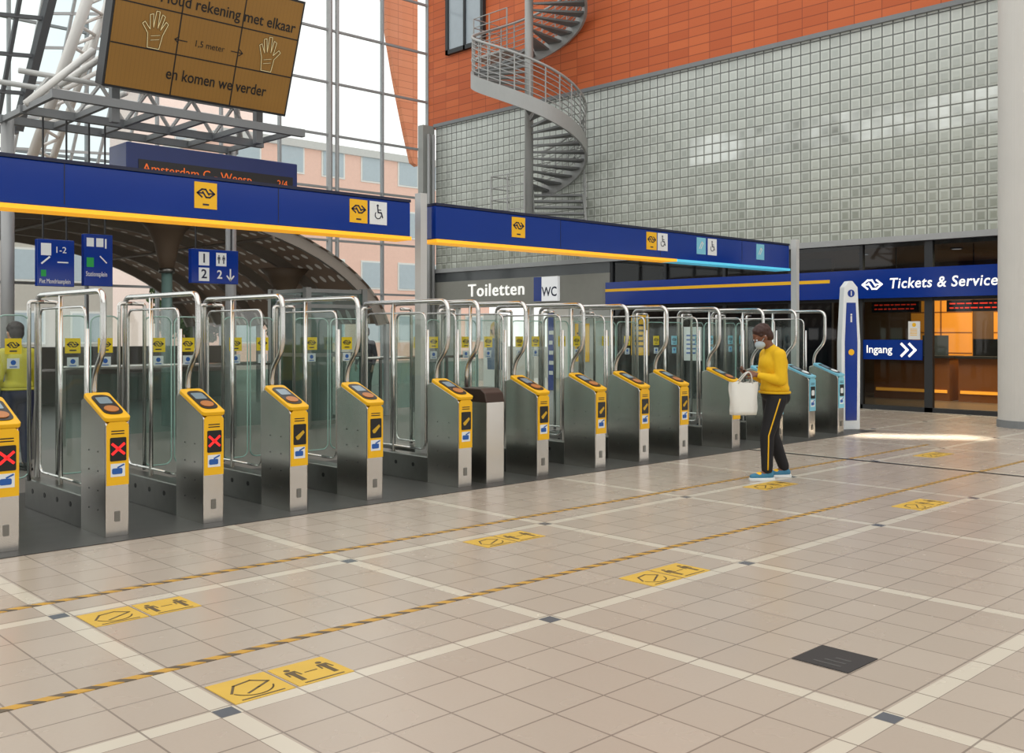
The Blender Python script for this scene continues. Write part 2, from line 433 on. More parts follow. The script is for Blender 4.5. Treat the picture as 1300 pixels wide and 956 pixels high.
# glazing wall at the back
def glazing():
    Y = 24.1; X0, X1, Z1 = -2.0, 19.4, 13.5
    for k, x in enumerate([X1 - 1.73*i for i in range(13)]):
        if k == 2:
            for dx, q in ((-.12, .09), (.14, .06)):
                m = MB(); m.tube([(x+dx, Y, 0), (x+dx, Y, Z1)], q); struct(m.build('window_2_mullion', GALV))
        else: struct(MB().box((x-.03, Y-.06, 0), (x+.03, Y+.06, Z1)).build('window_2_mullion', BARP))
    for i in range(8):
        z = 2.7 + 1.5*i
        struct(MB().box((X0, Y-.04, z-.03), (X1, Y+.04, z+.03)).build('window_2_transom', BARP))
    struct(MB().face([(X0, Y, 0), (X1, Y, 0), (X1, Y, Z1), (X0, Y, Z1)]).build('window_2', WGLASS))
glazing()
struct(MB().box((18.95, 23.75, 0), (19.4, 24.0, 7.9)).build('trim_3', mat('corner_post_grey', (160, 162, 158), .6)))
for dx in (0, .18):
    mb = MB(); mb.tube([(19.05+dx, 23.6, 0), (19.05+dx, 23.6, 7.6)], .05)
    tag(mb.build('rain_pipe', GALV, smooth=True), 'grey vertical pipe in the corner beside glass blocks, ' + ('left of the pair' if dx == 0 else 'right of the pair'), 'pipe', 'corner pipes')

# ------------------------------------------------------------------ ticket office shopfront
for i, y in enumerate((16.6, 14.9, 13.2, 11.5, 9.85, 8.45, 7.0, 5.4)):
    wd = .16 if i == 5 else .07
    struct(MB().box((19.38, y-wd/2, 0), (19.48, y+wd/2, 3.38)).build('window_3_mullion', DKGREY))
struct(MB().box((19.38, 2, .0), (19.48, 16.6, .09)).build('window_3_sill', DKGREY))
struct(MB().box((19.39, 2, 2.2), (19.47, 16.6, 2.28)).build('window_3_rail', DKGREY))
struct(MB().face([(19.43, 2, 2.8), (19.43, 16.6, 2.8), (19.43, 16.6, 3.4), (19.43, 2, 3.4)]).build('window_4', TGLASS))
struct(MB().face([(19.43, 8.5, .08), (19.43, 16.6, .08), (19.43, 16.6, 2.2), (19.43, 8.5, 2.2)]).build('window_3', TGLASS))
struct(MB().face([(19.43, 7.0, .08), (19.43, 8.4, .08), (19.43, 8.4, 2.2), (19.43, 7.0, 2.2)]).build('door_1', WGLASS))
struct(MB().box((24.6, 2, 0), (24.8, 16.6, 3.4)).build('wall_office_back', mat('office_wall', (104, 76, 50), .6)))
struct(MB().box((19.5, 16.6, 0), (24.8, 16.8, 3.5)).build('wall_office_side', mat('office_side', (70, 66, 62), .7)))
struct(MB().box((19.5, 1.8, 0), (24.8, 2.0, 3.5)).build('wall_office_end', mat('office_end', (104, 92, 80), .7)))
struct(MB().box((19.5, 2, 3.3), (24.8, 24, 3.42)).build('ceiling', mat('office_ceiling', (120, 112, 100), .7)))
struct(MB().box((24.6, 16.8, 0), (24.8, 24, 3.4)).build('wall_toilet_back', mat('toilet_wall', (196, 196, 190), .6)))
struct(MB().box((21.4, 11.6, 0), (21.5, 16.6, 3.3)).build('wall_office_partition', mat('office_partition', (58, 60, 66), .6)))
ordn = ['nearest the white column', 'second from the white column', 'third from the white column']
for k in range(3):
    y = 6.4 + 2.0*k
    r = thing('service_counter', 'ticket office counter desk, ' + ordn[k], 'counter', (23.2, y, 0), 'ticket office counters')
    MB().box((22.9, y-.9, 0), (23.5, y+.9, .98)).build('body', WOODW, r)
    MB().box((22.8, y-.95, .98), (23.6, y+.95, 1.03)).build('top', DKGREY, r)
    MB(faceX((22.9, y, .18))).rect(-.85, 0, .85, .07, 0, .02).build('light_strip', mat('lit_amber_strip', (240, 160, 50), .5, es=.9), r)
    MB().box((23.35, y+.2, 1.03), (23.4, y+.75, 1.42)).build('monitor', BLACK, r)
    MB().box((23.3, y-.7, 1.03), (23.34, y-.1, 1.5)).build('screen_panel', mat('counter_screen', (70, 78, 84), .2), r)
    t = tag(MB(faceX((24.597, y, 0))).rect(-.75, 0, .75, 2.35, 0, .03).build('backlit_panel', AMBER), 'amber lit wall panel behind the counter, ' + ordn[k], 'wall panel', 'amber panels in the ticket office')
    m = MB(faceX((24.565, y, 0)))
    for q in range(4): m.rect(-.75, .55+.5*q, .75, .58+.5*q, 0, .004)
    m.rect(-.02, 0, .02, 2.35, 0, .004); m.build('panel_joint', WOODW, t)
    t = thing('downlight', 'round white downlight in the ticket office ceiling', 'ceiling light', (20.6, y, 3.28), 'ticket office downlights')
    m = MB(Matrix.Translation((20.6, y, 3.27))); m.disc((0, 0), .09, 0, .03); m.build('lamp', WHITEL, t)
    m = MB(); m.tube([(20.6+.11*math.cos(i*math.pi/8), y+.11*math.sin(i*math.pi/8), 3.285) for i in range(17)], .015, 6); m.build('ring', GREYP, t)
for k, (y, lab) in enumerate(((9.3, 'dark hanging screen with red lines above blue entrance sign'), (7.75, 'dark hanging screen with red lines inside the open office door'))):
    r = thing('led_screen', lab, 'screen', (19.8, y, 1.95))
    MB().box((19.75, y-.5, 1.98), (19.85, y+.5, 2.2)).build('case', BLACK, r)
    MB().tube([(19.8, y, 2.2), (19.8, y, 3.3)], .012).build('hanger', DKGREY, r)
    m = MB(faceX((19.75, y, 2.09)))
    for row in (.045, -.04):
        x = -.44
        while x < .4:
            L = random.uniform(.05, .15); m.rect(x, row-.012, min(x+L, .45), row+.012, 0, .004); x += L + .03
    m.build('text_lines', REDO, r)
r = thing('fascia_sign', 'long blue ticket office fascia with white lettering', 'sign', (19.2, 10, 2.26))
MB().box((19.2, 5.2, 2.26), (19.42, 16.65, 2.84)).build('panel', BLUE, r)
MB(faceX((19.2, 16.65, 2.6))).rect(0, 0, 6.2, .07, 0, .004).build('yellow_line', YELL, r)
m = MB(faceX((19.2, 9.17, 2.54))); m.text('Tickets & Service', .29, shear=.14, bold=.004, sx=.96, sp=1.06); m.build('lettering', WHITEL, r)
m = MB(faceX((19.2, 9.52, 2.54))); rail_mark(m, 0, 0, .42, 0, .004); m.build('arrow_emblem', WHITEL, r)
r = thing('entrance_sign', 'blue entrance sign with white chevrons on the shopfront glass', 'sign', (19.33, 9.2, 1.02))
MB(faceX((19.43, 9.22, 1.02))).rect(-.64, 0, .64, .4, 0, .03).build('panel', BLUE, r)
m = MB(faceX((19.40, 9.22, 1.22))); m.text('Ingang', .22, -.53, 0, bold=.003)
for dx in (.22, .38): m.stroke([(dx, .12), (dx+.12, 0), (dx, -.12)], .05, 0, .003)
m.build('lettering', WHITEL, r)
r = thing('notice', 'small white notice on the glass above the blue entrance sign', 'notice', (19.41, 8.75, 1.5))
MB(faceX((19.43, 8.75, 1.43))).rect(-.12, 0, .12, .36, 0, .015).build('sheet', WHITE, r)
m = MB(faceX((19.415, 8.75, 1.46)))
for k in range(5): m.rect(-.08, .05+.03*k, .06, .062+.03*k, 0, .002)
m.disc((0, .26), .04, 0, .002); m.build('print', YELL, r)

# toilets
struct(MB().box((19.36, 16.65, 2.3), (19.5, 23.75, 3.1)).build('wall_toilet', mat('toilet_fascia', (146, 146, 138), .6)))
struct(MB().box((19.38, 16.65, 3.1), (19.5, 23.75, 3.38)).build('window_5', mat('dark_clerestory', (74, 78, 80), .15)))
for a, b in ((22.6, 23.75), (16.65, 18.1), (19.5, 19.75)):
    struct(MB().box((19.38, a, 0), (19.48, b, 2.3)).build('wall_toilet', mat('toilet_pier', (176, 178, 172), .6)))
r = thing('toilet_sign', 'raised white toilet lettering on the grey fascia', 'sign', (19.35, 20.8, 2.6))
m = MB(faceX((19.36, 22.12, 2.78))); m.text('Toiletten', .52, bold=.002, th=.015, sx=1.12, sp=1.1); m.build('lettering', WHITEL, r)
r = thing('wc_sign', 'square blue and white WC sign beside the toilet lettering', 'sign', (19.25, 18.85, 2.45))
MB().box((19.27, 18.4, 2.42), (19.37, 19.3, 3.08)).build('panel', mat('white_panel_added_glow', (236, 238, 240), .5, es=.35), r)  # glow added to lift the white panel out of shade
MB(faceX((19.27, 19.3, 2.42))).rect(0, 0, .3, .66, 0, .004).build('blue_band', BLUE, r)
m = MB(faceX((19.27, 18.95, 2.66))); m.text('WC', .36, -.04, 0, bold=.006, sx=.9); m.build('lettering', BLUED, r)
r = thing('wall_poster', 'tall poster of a fair haired woman in blue by the toilets', 'poster', (19.3, 20.9, .0))
MB(faceX((19.44, 21.0, .0))).rect(-.5, 0, .5, 2.1, 0, .05).build('board', WHITE, r)
m = MB(faceX((19.39, 21.0, .35))); m.prism([(-.32,.15),(.32,.15),(.34,.8),(.22,1.12),(-.22,1.12),(-.34,.8)], 0, .003); m.build('figure_clothes', mat('poster_blue', (92, 112, 140), .6), r)
m = MB(faceX((19.387, 21.0, .35))); m.disc((0, 1.33), .2, 0, .003); m.prism([(-.2,1.3),(-.22,1.05),(.22,1.05),(.2,1.3)], 0, .003); m.build('figure_hair', mat('poster_hair', (222, 186, 110), .6), r)
m = MB(faceX((19.384, 21.0, .35))); m.prism([(.11*math.cos(a*.3), 1.29+.15*math.sin(a*.3)) for a in range(21)], 0, .002); m.build('figure_face', mat('poster_skin', (226, 180, 150), .6), r)
for i, (y, z, hh, ww, mm, lab, back) in enumerate(((17.6, .8, 1.0, .5, YELL, 'yellow poster on the grey pier right of the toilet entrance', 19.385),
        (15.7, 1.0, 1.0, .55, YELL, 'yellow poster inside the dark shopfront glass left end', 19.43),
        (14.1, .9, .8, .5, STKW, 'white poster inside the dark shopfront glass', 19.43),
        (18.75, .0, 2.1, .25, BLUE, 'narrow blue banner standing in the toilet doorway', 19.42))):
    r = thing('poster', lab, 'poster', (back, y, z))
    MB(faceX((back, y, z))).rect(-ww/2, 0, ww/2, hh, 0, .025).build('sheet', mm, r)
    m = MB(faceX((back-.025, y, z)))
    for k in range(5): m.rect(-ww*.35, hh*(.2+.13*k), ww*random.uniform(.1,.35), hh*(.25+.13*k), 0, .003)
    m.build('print', BLACK if mm is YELL else STKB if mm is STKW else WHITE, r)

# column at right
r = thing('column', 'big round white column at the right edge', 'column', (17.6, 5.99, 0))
m = MB(); m.tube([(17.6, 5.99, 0), (17.6, 5.99, 14)], .47, 48); m.build('shaft', OFFW, r, smooth=False)
m = MB(); m.tube([(17.6, 5.99, 0), (17.6, 5.99, .12)], .49, 48); m.build('base_ring', GREYP, r)
MB(frame((17.6-.40, 5.99-.26, 2.9), (.46,-.88,0), (0,0,1))).rect(-.1, 0, .1, .25, 0, .02).build('wall_socket_box', STKW, r)

# ------------------------------------------------------------------ spiral staircase
def spiral():
    cx, cy, R, pitch, zr = 17.85, 18.05, 1.45, 3.8, 6.2
    Rv, Fv = V((FY, -FX, 0)), V((FX, FY, 0))
    def P(al, rad, z): a = math.radians(al); d = Rv*math.cos(a) - Fv*math.sin(a); return V((cx, cy, z)) + d*rad
    def Z(al): return zr + pitch*al/360
    r = thing('spiral_staircase', 'grey steel spiral staircase in front of the glass block wall', 'staircase', (cx, cy, 3.9))
    MB().tube([(cx, cy, 3.9), (cx, cy, 13.5)], .11, 14).build('pole', SPIR, r, smooth=True)
    a0, a1, st = -75, 465, 15
    al = a0
    while al <= a1:
        z = Z(al); m = MB()
        p = [P(al-8, .08, z), P(al-8, R, z), P(al+8, R, z), P(al+8, .08, z)]
        lo = [m.bm.verts.new(q - V((0,0,.05))) for q in p]; hi = [m.bm.verts.new(q) for q in p]
        m.bm.faces.new(lo[::-1]); m.bm.faces.new(hi)
        for k in range(4): m.bm.faces.new((lo[k], lo[(k+1)%4], hi[(k+1)%4], hi[k]))
        m.build('tread', SPIRD, r)
        MB().tube([P(al, R, z-.1), P(al, R, z+1.0)], .018, 6).build('baluster', SPIR, r)
        al += st
    A = [a0 + (a1-a0)*i/120 for i in range(121)]
    m = MB()
    prev = None
    for a in A:
        z = Z(a); q = [m.bm.verts.new(P(a, rad, z+dz)) for rad, dz in ((R-.02,-.26),(R+.04,-.26),(R+.04,.12),(R-.02,.12))]
        if prev:
            for k in range(4): m.bm.faces.new((prev[k], prev[(k+1)%4], q[(k+1)%4], q[k]))
        prev = q
    m.build('stringer', SPIR, r)
    MB().tube([P(a, R, Z(a)+1.02) for a in A], .034, 8).build('handrail', SPIR, r, smooth=True)
    for k in (.22, .36, .5, .64, .78, .9): MB().tube([P(a, R, Z(a)+k) for a in A], .014, 5).build('guard_rail', SPIR, r, smooth=True)
    # last flight continues down beside the post to the landing, right of the post
    zb = Z(a0); n = 6
    for k in range(n):
        z = zb - .19*(k+1); c0 = V((cx, cy, z)) + Fv*(.95 - .24*k) + Rv*.12; m = MB()
        p = [c0 - Fv*.14, c0 + Rv*1.3 - Fv*.14, c0 + Rv*1.3 + Fv*.14, c0 + Fv*.14]
        lo = [m.bm.verts.new(q - V((0,0,.05))) for q in p]; hi = [m.bm.verts.new(q) for q in p]
        m.bm.faces.new(lo[::-1]); m.bm.faces.new(hi)
        for j in range(4): m.bm.faces.new((lo[j], lo[(j+1)%4], hi[(j+1)%4], hi[j]))
        m.build('tread', SPIRD, r)
    for off in (.12, 1.44):
        p0 = V((cx, cy, zb-.1)) + Fv*1.1 + Rv*off; p1 = V((cx, cy, zb-.19*n-.05)) - Fv*.35 + Rv*off
        MB().bar(p0, p1, .05, .22).build('stringer', SPIR, r)
    for dz in (.5, .75, 1.0): MB().tube([p0 + V((0,0,dz)), p1 + V((0,0,dz))], .018, 6).build('guard_rail', SPIR, r)
    # lower landing fixed to the wall
    MB().box((16.9, 16.9, 4.12), (19.42, 18.55, 4.22)).build('landing', SPIR, r)
    for y in (17.3, 17.9, 18.5): MB().tube([(16.95, y, 4.2), (16.95, y, 5.5)], .022, 6).build('landing_post', SPIR, r)
    for z in (4.6, 4.9, 5.2, 5.5): MB().tube([(16.95, 17.3, z), (16.95, 18.5, z), (17.6, 18.5, z)], .016, 6).build('landing_rail', SPIR, r)
    # upper landing with rails
    zt = 9.2
    MB().box((18.3, 19.3, zt-.08), (19.42, 20.8, zt)).build('landing', SPIR, r)
    for y in (19.4, 20.1, 20.75): MB().tube([(18.35, y, zt), (18.35, y, zt+1.1)], .02, 6).build('landing_post', SPIR, r)
    for z in (.3, .6, .85, 1.1): MB().tube([(18.35, 19.4, zt+z), (18.35, 20.75, zt+z), (19.4, 20.75, zt+z)], .014, 6).build('landing_rail', SPIR, r)
spiral()

# ------------------------------------------------------------------ overhead sign beams
def sign_beam(name, label, x0, x1, posts, marks, cyan_from=None):
    r = thing(name, label, 'sign', (posts[0], 8.6, 0), 'blue sign beams over the gates')
    MB().box((x0, 8.5, 2.6), (x1, 8.75, 2.97)).build('panel', BLUE, r, bevel=.01)
    MB().box((x0, 8.49, 2.97), (x1, 8.76, 3.0)).build('top_cap', BLUED, r)
    xe = cyan_from or x1
    MB().box((x0, 8.48, 2.563), (xe, 8.76, 2.6)).build('light_strip', YELLE, r)
    if cyan_from: MB().box((xe, 8.48, 2.563), (x1, 8.76, 2.6)).build('light_strip', LBLUEE, r, label='pale cyan light strip')
    m = MB(faceY((0, 8.5, 2.8)))
    x = x0 + 2.0
    while x < x1 - .3: m.rect(x-.004, -.17, x+.004, .17, 0, .002); x += 2.0
    m.build('panel_joint', BLUED, r)
    for p in posts:
        MB().box((p-.045, 8.56, 0), (p+.045, 8.66, 3.1)).build('post', POSTM, r)
    for x, kind in marks:
        base = {'rail': YELL, 'wheel': STKW, 'bag': LBLUE}[kind]
        s = MB(faceY((x, 8.5, 2.82))).rect(-.11, -.12, .11, .12, 0, .005).build('symbol_plate', base, r)
        m = MB(faceY((x, 8.494, 2.83)))
        if kind == 'rail':
            rail_mark(m, 0, .01, .17, 0, .002); m.rect(-.03, -.1, .03, -.085, 0, .002); m.build('symbol', BLUED, s)
        elif kind == 'wheel':
            wheelchair_mark(m, 0, 0, .18, 0, .002); m.build('symbol', BLUED, s)
        else: bag_mark(m, 0, 0, .16, 0, .002); m.build('symbol', WHITE, s)
def bx(u): return atY(u, 300, 8.5).x
sign_beam('sign_beam', 'blue beam sign with orange strip over the left gates', 1.0, bx(521), [6.84, 1.2], [(bx(261), 'rail'), (bx(455), 'rail'), (bx(480), 'wheel')])
sign_beam('sign_beam', 'blue beam sign with cyan right end over the right gates', bx(553), bx(1002), [14.68], [(bx(658), 'rail'), (bx(827), 'rail'), (bx(841), 'wheel'), (bx(890), 'bag'), (bx(904), 'wheel'), (bx(965), 'bag')], bx(858))

# ------------------------------------------------------------------ ticket gates
def gate(x, label, state, left, right, colour='yellow'):
    """x = left edge; left/right = lane widths on either side (0 = no leaf)"""
    blank = state == 'blank'
    W = .25 if blank else .18
    r = thing('ticket_gate', label, 'ticket gate', (x + W/2, 7.6, 0), 'ticket gates across the hall')
    K = dict(parent=r, local=True)
    acc = YELL if colour == 'yellow' else LBLUE
    prof = [(0,0),(0,.86),(.02,.90),(.42,1.055),(.5,1.03),(.5,0)] if not blank else [(0,0),(0,.86),(.03,.93),(.1,.97),(.42,.97),(.5,.92),(.5,0)]
    MB(frame((-W/2, 0, 0), (0,1,0), (0,0,1))).prism(prof, 0, W).build('cabinet', STEEL, bevel=.008, **K)
    if blank:
        MB(frame((-W/2-.006, -.006, 0), (0,1,0), (0,0,1))).prism([(0,.84),(.03,.94),(.1,.985),(.42,.985),(.51,.93),(.51,.84)], 0, W+.012).build('cover', DKTOP, bevel=.01, **K)
    else:
        MSL = frame((0, -.012, .885), (1,0,0), (0,.45,.175))
        p = MB(MSL).prism(rr(-.1, 0, .1, .48, .03), 0, .035).build('reader_panel', acc, bevel=.006, **K)
        MB(MSL).prism(rr(-.075, .06, .075, .42, .06), .035, .04).build('reader_surround', BLACK, p, local=True)
        MB(MSL).prism(rr(-.05, .25, .05, .37, .012), .04, .043).build('screen', mat('small_lit_screen', (120, 140, 150), .2, es=.2), p, local=True)
        m = MB(MSL); m.disc((0, .15), .055, .04, .046); m.build('card_pad', mat('card_pad_copper', (190, 120, 60), .35) if colour == 'yellow' else STKW, p, local=True)
        MF = faceY((0, -.001, 0))
        fp = MB(MF).prism([(-.085,.40),(.085,.40),(.085,.86),(.06,.885),(-.06,.885),(-.085,.86)], 0, .009).build('front_panel', acc, **K)
        MB(MF).prism(rr(-.06, .585, .065, .765, .01), .009, .013).build('display', BLACK, fp, local=True)
        m = MB(MF)
        if state == 'cross':
            m.stroke([(-.042,.64),(.046,.715)], .017, .013, .016); m.stroke([(-.042,.715),(.046,.64)], .017, .013, .016); m.build('red_cross', REDL, fp, local=True)
        elif colour == 'yellow':
            m.prism([(-.042,.655),(.035,.71),(.048,.69),(-.01,.63),(-.03,.63)], .013, .016); m.build('card_symbol', mat('dim_amber', (190, 150, 30), .5, es=.2), fp, local=True)
        else:
            m.prism(rr(-.04, .63, .04, .71, .02), .013, .016); m.build('card_symbol', STKW, fp, local=True)
        MB(MF).rect(-.055, .465, .055, .565, .009, .011).build('sticker', STKW, fp, local=True)
        m = MB(MF); m.prism(rr(-.045, .485, .035, .53, .012), .011, .013); m.stroke([(.0,.535),(.045,.555)], .012, .011, .013); m.build('train_pictogram', STKB, fp, local=True)
        m = MB(MF)
        for k in range(2): m.rect(-.05, .79+.02*k, .05, .798+.02*k, .009, .011)
        m.build('print', BLACK, fp, local=True)
        m = MB(MF); m.prism(rr(-.02, .12, .02, .2, .006), 0, .006); m.build('lock_plate', STEELD, **K)
        for i in range(2):
            for j in range(4):
                m = MB(frame((-W/2, 0, 0), (0,-1,0), (0,0,1))); m.disc((-.15-.18*i, .2+.15*j), .006, 0, .003, 8); m.build('screw', DKGREY, **K)
    bw = W*.9
    MB().box((-bw/2, .5, 0), (bw/2, 1.85, .27)).build('plinth', STEELD, bevel=.01, **K)
    for i in range(4):
        m = MB(frame((-bw/2, 0, 0), (0,-1,0), (0,0,1))); m.disc((-.75-.3*i, .17), .022, 0, .003, 12); m.build('sensor', BLACK, **K)
    H_ = 1.9
    path = round_path([(0,.46,.95),(0,.46,1.22),(0,.27,1.42),(0,.27,H_),(0,1.78,H_),(0,1.78,.25)], .11)
    MB().tube(path, .024, 10).build('tube_frame', TUBE, smooth=True, **K)
    MB().tube([(0,1.2,.25),(0,1.2,H_)], .02, 8).build('middle_post', TUBE, smooth=True, **K)
    MB().tube([(0,.6,.25),(0,.6,1.0),(0,.6,1.6)], .014, 8).build('inner_post', TUBE, smooth=True, **K)
    loop = round_path([(0,.9,.33),(0,.64,.33),(0,.64,1.78),(0,1.7,1.78),(0,1.7,.33),(0,.9,.33)], .09)
    MB().tube(loop, .012, 6).build('glass_trim', TUBE, smooth=True, **K)
    m = MB(frame((0,0,0), (0,1,0), (0,0,1))); m.face([(a, b, 0) for a, b in rr(.64, .33, 1.7, 1.78, .09)]); m.build('glass_panel', GGLASS, **K)
    for sgn, lane in ((-1, left), (1, right)):
        if lane <= 0: continue
        wl_ = lane/2 - .015
        y = 1.62
        x0, x1 = (W/2+.03, W/2+wl_) if sgn > 0 else (-W/2-wl_, -W/2-.03)
        M = faceY((0, y, 0))
        d = MB(M); d.face([(a, b, 0) for a, b in rr(x0, .3, x1, 1.72, .07)]); d = d.build('swing_door', GGLASS, **K)
        pts = rr(x0, .3, x1, 1.72, .07); pts3 = [(a, y, b) for a, b in pts]; pts3.append(pts3[0])
        MB().tube(pts3, .007, 5).build('edge_trim', GEDGE, d, local=True, smooth=True)
        hx = W/2+.03 if sgn > 0 else -W/2-.03
        MB().tube(round_path([(0, y, 1.84), (hx, y, 1.84), (hx, y, .27)], .03), .018, 8).build('hinge_bar', TUBE, d, local=True, smooth=True)
        mx = (x0 + x1)/2
        MB(faceY((mx, y-.004, 1.45))).rect(-.068, -.068, .068, .068, 0, .003).build('sticker', STKY if colour == 'yellow' else LBLUE, d, local=True)
        m = MB(faceY((mx, y-.007, 1.46))); rail_mark(m, 0, 0, .1, 0, .002); m.rect(-.03, -.058, .03, -.047, 0, .002); m.build('sticker_print', BLUED, d, local=True)
        MB(faceY((mx, y-.004, 1.3))).rect(-.05, -.045, .05, .045, 0, .003).build('sticker', LBLUE if colour != 'yellow' else mat('sticker_pale', (206, 220, 222), .5), d, local=True, label='pale sticker')
        m = MB(faceY((mx, y-.007, 1.3))); m.disc((0, .008), .022, 0, .002, 14); m.rect(-.03, -.034, .03, -.026, 0, .002); m.build('sticker_print', STKB, d, local=True)
    return r

gx = [2.19, 2.985, 3.778, 4.584, 5.401, 6.518, 6.90, 7.642, 8.593, 9.394, 10.19, 11.36, 12.45, 13.35, 14.22]
gs = ['cross']*3 + ['card']*3 + ['blank'] + ['card']*8
gc = ['yellow']*12 + ['cyan']*3
gl = ['steel ticket gate cut off by the left edge, red cross on its display',
      'yellow-fronted ticket gate with red cross, second from the left edge',
      'yellow-fronted ticket gate with red cross, third from the left edge',
      'yellow-fronted ticket gate with dark display, first right of the red crosses',
      'yellow-fronted ticket gate with dark display, second right of the red crosses',
      'yellow-fronted ticket gate standing just left of the plain dark-topped gate cabinet',
      'plain steel gate cabinet with brown-black cover and no reader',
      'yellow-fronted ticket gate just right of the plain dark-topped gate cabinet',
      'yellow-fronted ticket gate, second right of the plain dark-topped cabinet',
      'yellow-fronted ticket gate, third right of the plain dark-topped cabinet',
      'yellow-fronted ticket gate, fourth right of the plain dark-topped cabinet',
      'yellow-fronted ticket gate behind the white shopping bag',
      'pale blue ticket gate partly hidden behind the person in yellow',
      'pale blue ticket gate in the middle of the three pale blue ones',
      'pale blue ticket gate beside the tall information pillar']
for i, x in enumerate(gx):
    W = .25 if gs[i] == 'blank' else .18
    lf = 0 if i == 0 else x - (gx[i-1] + (.25 if gs[i-1] == 'blank' else .18))
    rt = 0 if i == len(gx)-1 else gx[i+1] - (x + W)
    if gs[i] == 'blank': lf = 0
    if i+1 < len(gx) and gs[i+1] == 'blank': rt = 0
    gate(x, gl[i], gs[i], lf, rt, gc[i])

# information pillar
r = thing('information_pillar', 'tall slim white and blue information pillar right of the gates', 'pillar', (15.07, 7.87, 0))
Mp = frame((15.07, 7.87, 0), (.85,-.53,0), (0,0,1))
MB(Mp).prism([(-.16,.0),(.16,.0),(.17,1.4),(.12,2.3),(.03,2.4),(-.04,2.4),(-.12,2.3),(-.17,1.4)], -.07, .07).build('body', STKW, r, bevel=.01)
MB(Mp).prism([(-.1,.15),(.1,.15),(.11,1.4),(.08,2.05),(-.08,2.05),(-.11,1.4)], .07, .078).build('front_panel', BLUE, r)
m = MB(Mp); m.disc((0, 2.2), .06, .07, .078); m.build('information_disc', BLUE, r)
m = MB(Mp); m.disc((0, 1.25), .05, .078, .084); m.build('button', YELL, r)
m = MB(Mp); m.text('i', .11, 0, 2.2, .078, 'CENTER', bold=.004); m.text('i', .2, 0, 1.8, .078, 'CENTER', bold=.005); m.build('lettering', WHITE, r)

# ------------------------------------------------------------------ LED board, departure board, steel deck
r = thing('message_board', 'large tilted amber LED board with two hands and Dutch text', 'display board', (5.92, 12.0, 4.56))
ML = frame((4.7, 12.0, 4.56), (1,0,0), (0,-.5,1.39))
MB(ML).box((-.03, -.03, -.22), (2.47, 1.51, -.0)).build('case', DKGREY, r)
MB(ML).rect(0, 0, 2.44, 1.48, 0, .01).build('led_face', LEDF, r)
m = MB(ML)
for k in (1, 2): m.rect(2.44*k/3-.008, 0, 2.44*k/3+.008, 1.48, .01, .013)
for k in (.5, 1.0): m.rect(0, k-.008, 2.44, k+.008, .01, .013)
m.build('panel_joint', BLACK, r)
m = MB(ML); m.text('Houd rekening met elkaar', .195, 2.38, 1.14, .013, 'RIGHT', bold=.002, sx=.9)
m.text('en komen we verder', .2, .72, .25, .013, 'LEFT', bold=.002, sx=.82); m.text('1,5 meter', .11, 1.23, .68, .013, 'CENTER', sx=.95)
for s in (-1, 1):
    m.stroke([(1.23+s*.3, .68), (1.23+s*.46, .68)], .012, .013, .015); m.stroke([(1.23+s*.41, .72), (1.23+s*.46, .68), (1.23+s*.41, .64)], .012, .013, .015)
m.build('lettering', BLACK, r)
def palm(mb, cx, cy, s, z0, w, mir):
    pts = [(-.14,-.36),(-.17,-.06),(-.31,.12),(-.26,.17),(-.13,.03),(-.17,.33),(-.1,.36),(-.06,.08),(-.04,.43),(.035,.43),(.035,.08),(.1,.38),(.165,.35),(.1,.05),(.2,.24),(.255,.2),(.16,-.06),(.12,-.36)]
    P = [(cx + mir*x*s, cy + y*s) for x, y in pts]; mb.stroke(P + [P[0]], w, z0, z0+.002)
    for k in range(2): mb.stroke([(cx-.09*s, cy-.2*s+.09*s*k), (cx+.1*s, cy-.15*s+.09*s*k)], w*.7, z0, z0+.002)
for cx_, mir in ((.52, 1), (2.05, -1)):
    m = MB(ML); palm(m, cx_, .72, .56, .013, .018, mir); m.build('hand_outline', BLACK, r)
    m = MB(ML); palm(m, cx_, .72, .56, .016, .008, mir); m.build('hand_drawing', CREAM, r)

r = thing('departure_board', 'dark navy departure board with orange text under the LED board', 'display board', (6.3, 12.2, 3.35))
MB().box((5.05, 12.2, 3.3), (7.48, 12.75, 3.94)).build('case', HOUSE, r, bevel=.015)
MB(faceY((5.2, 12.2, 3.4))).rect(0, 0, 2.2, .34, 0, .008).build('led_face', BLACK, r)
m = MB(faceY((5.25, 12.192, 3.63))); m.text('Amsterdam C - Weesp', .16, 0, 0, 0); m.text('2/4', .13, 1.9, 0, 0); m.build('lettering', ORL, r)

r = thing('steel_deck', 'grey steel truss deck carrying the LED board', 'steel frame', (6, 12.4, 0))
for y in (11.75, 12.85, 13.6): MB().bar((4.0, y, 4.28), (7.3, y, 4.28), .08, .1).build('beam', GREYP, r)
for y in (12.85, 13.6): MB().tube([(4.0, y, 4.75), (7.2, y, 4.75)], .035).build('chord', POSTM, r, smooth=True)
for k in range(6):
    x = 4.05 + k*.62; MB().bar((x, 11.75, 4.28), (x, 13.6, 4.28), .05, .07).build('cross_bar', GREYP, r)
    if k < 5:
        MB().tube([(x, 12.85, 4.3), (x+.31, 12.85, 4.75)], .026, 6).build('brace', POSTM, r); MB().tube([(x+.31, 12.85, 4.75), (x+.62, 12.85, 4.3)], .026, 6).build('brace', POSTM, r)
for a, b in (((4.0,12.6,4.3),(4.8,12.6,5.1)), ((4.1,13.4,4.3),(5.1,12.6,5.2)), ((6.6,12.4,5.0),(7.25,13.4,4.35))):
    MB().tube([a, b], .045).build('strut', WHITE, r, smooth=True)
for x in (5.0, 7.0): MB().box((x-.05, 12.4, 4.2), (x+.05, 12.5, 5.3)).build('hanger', GREYP, r)
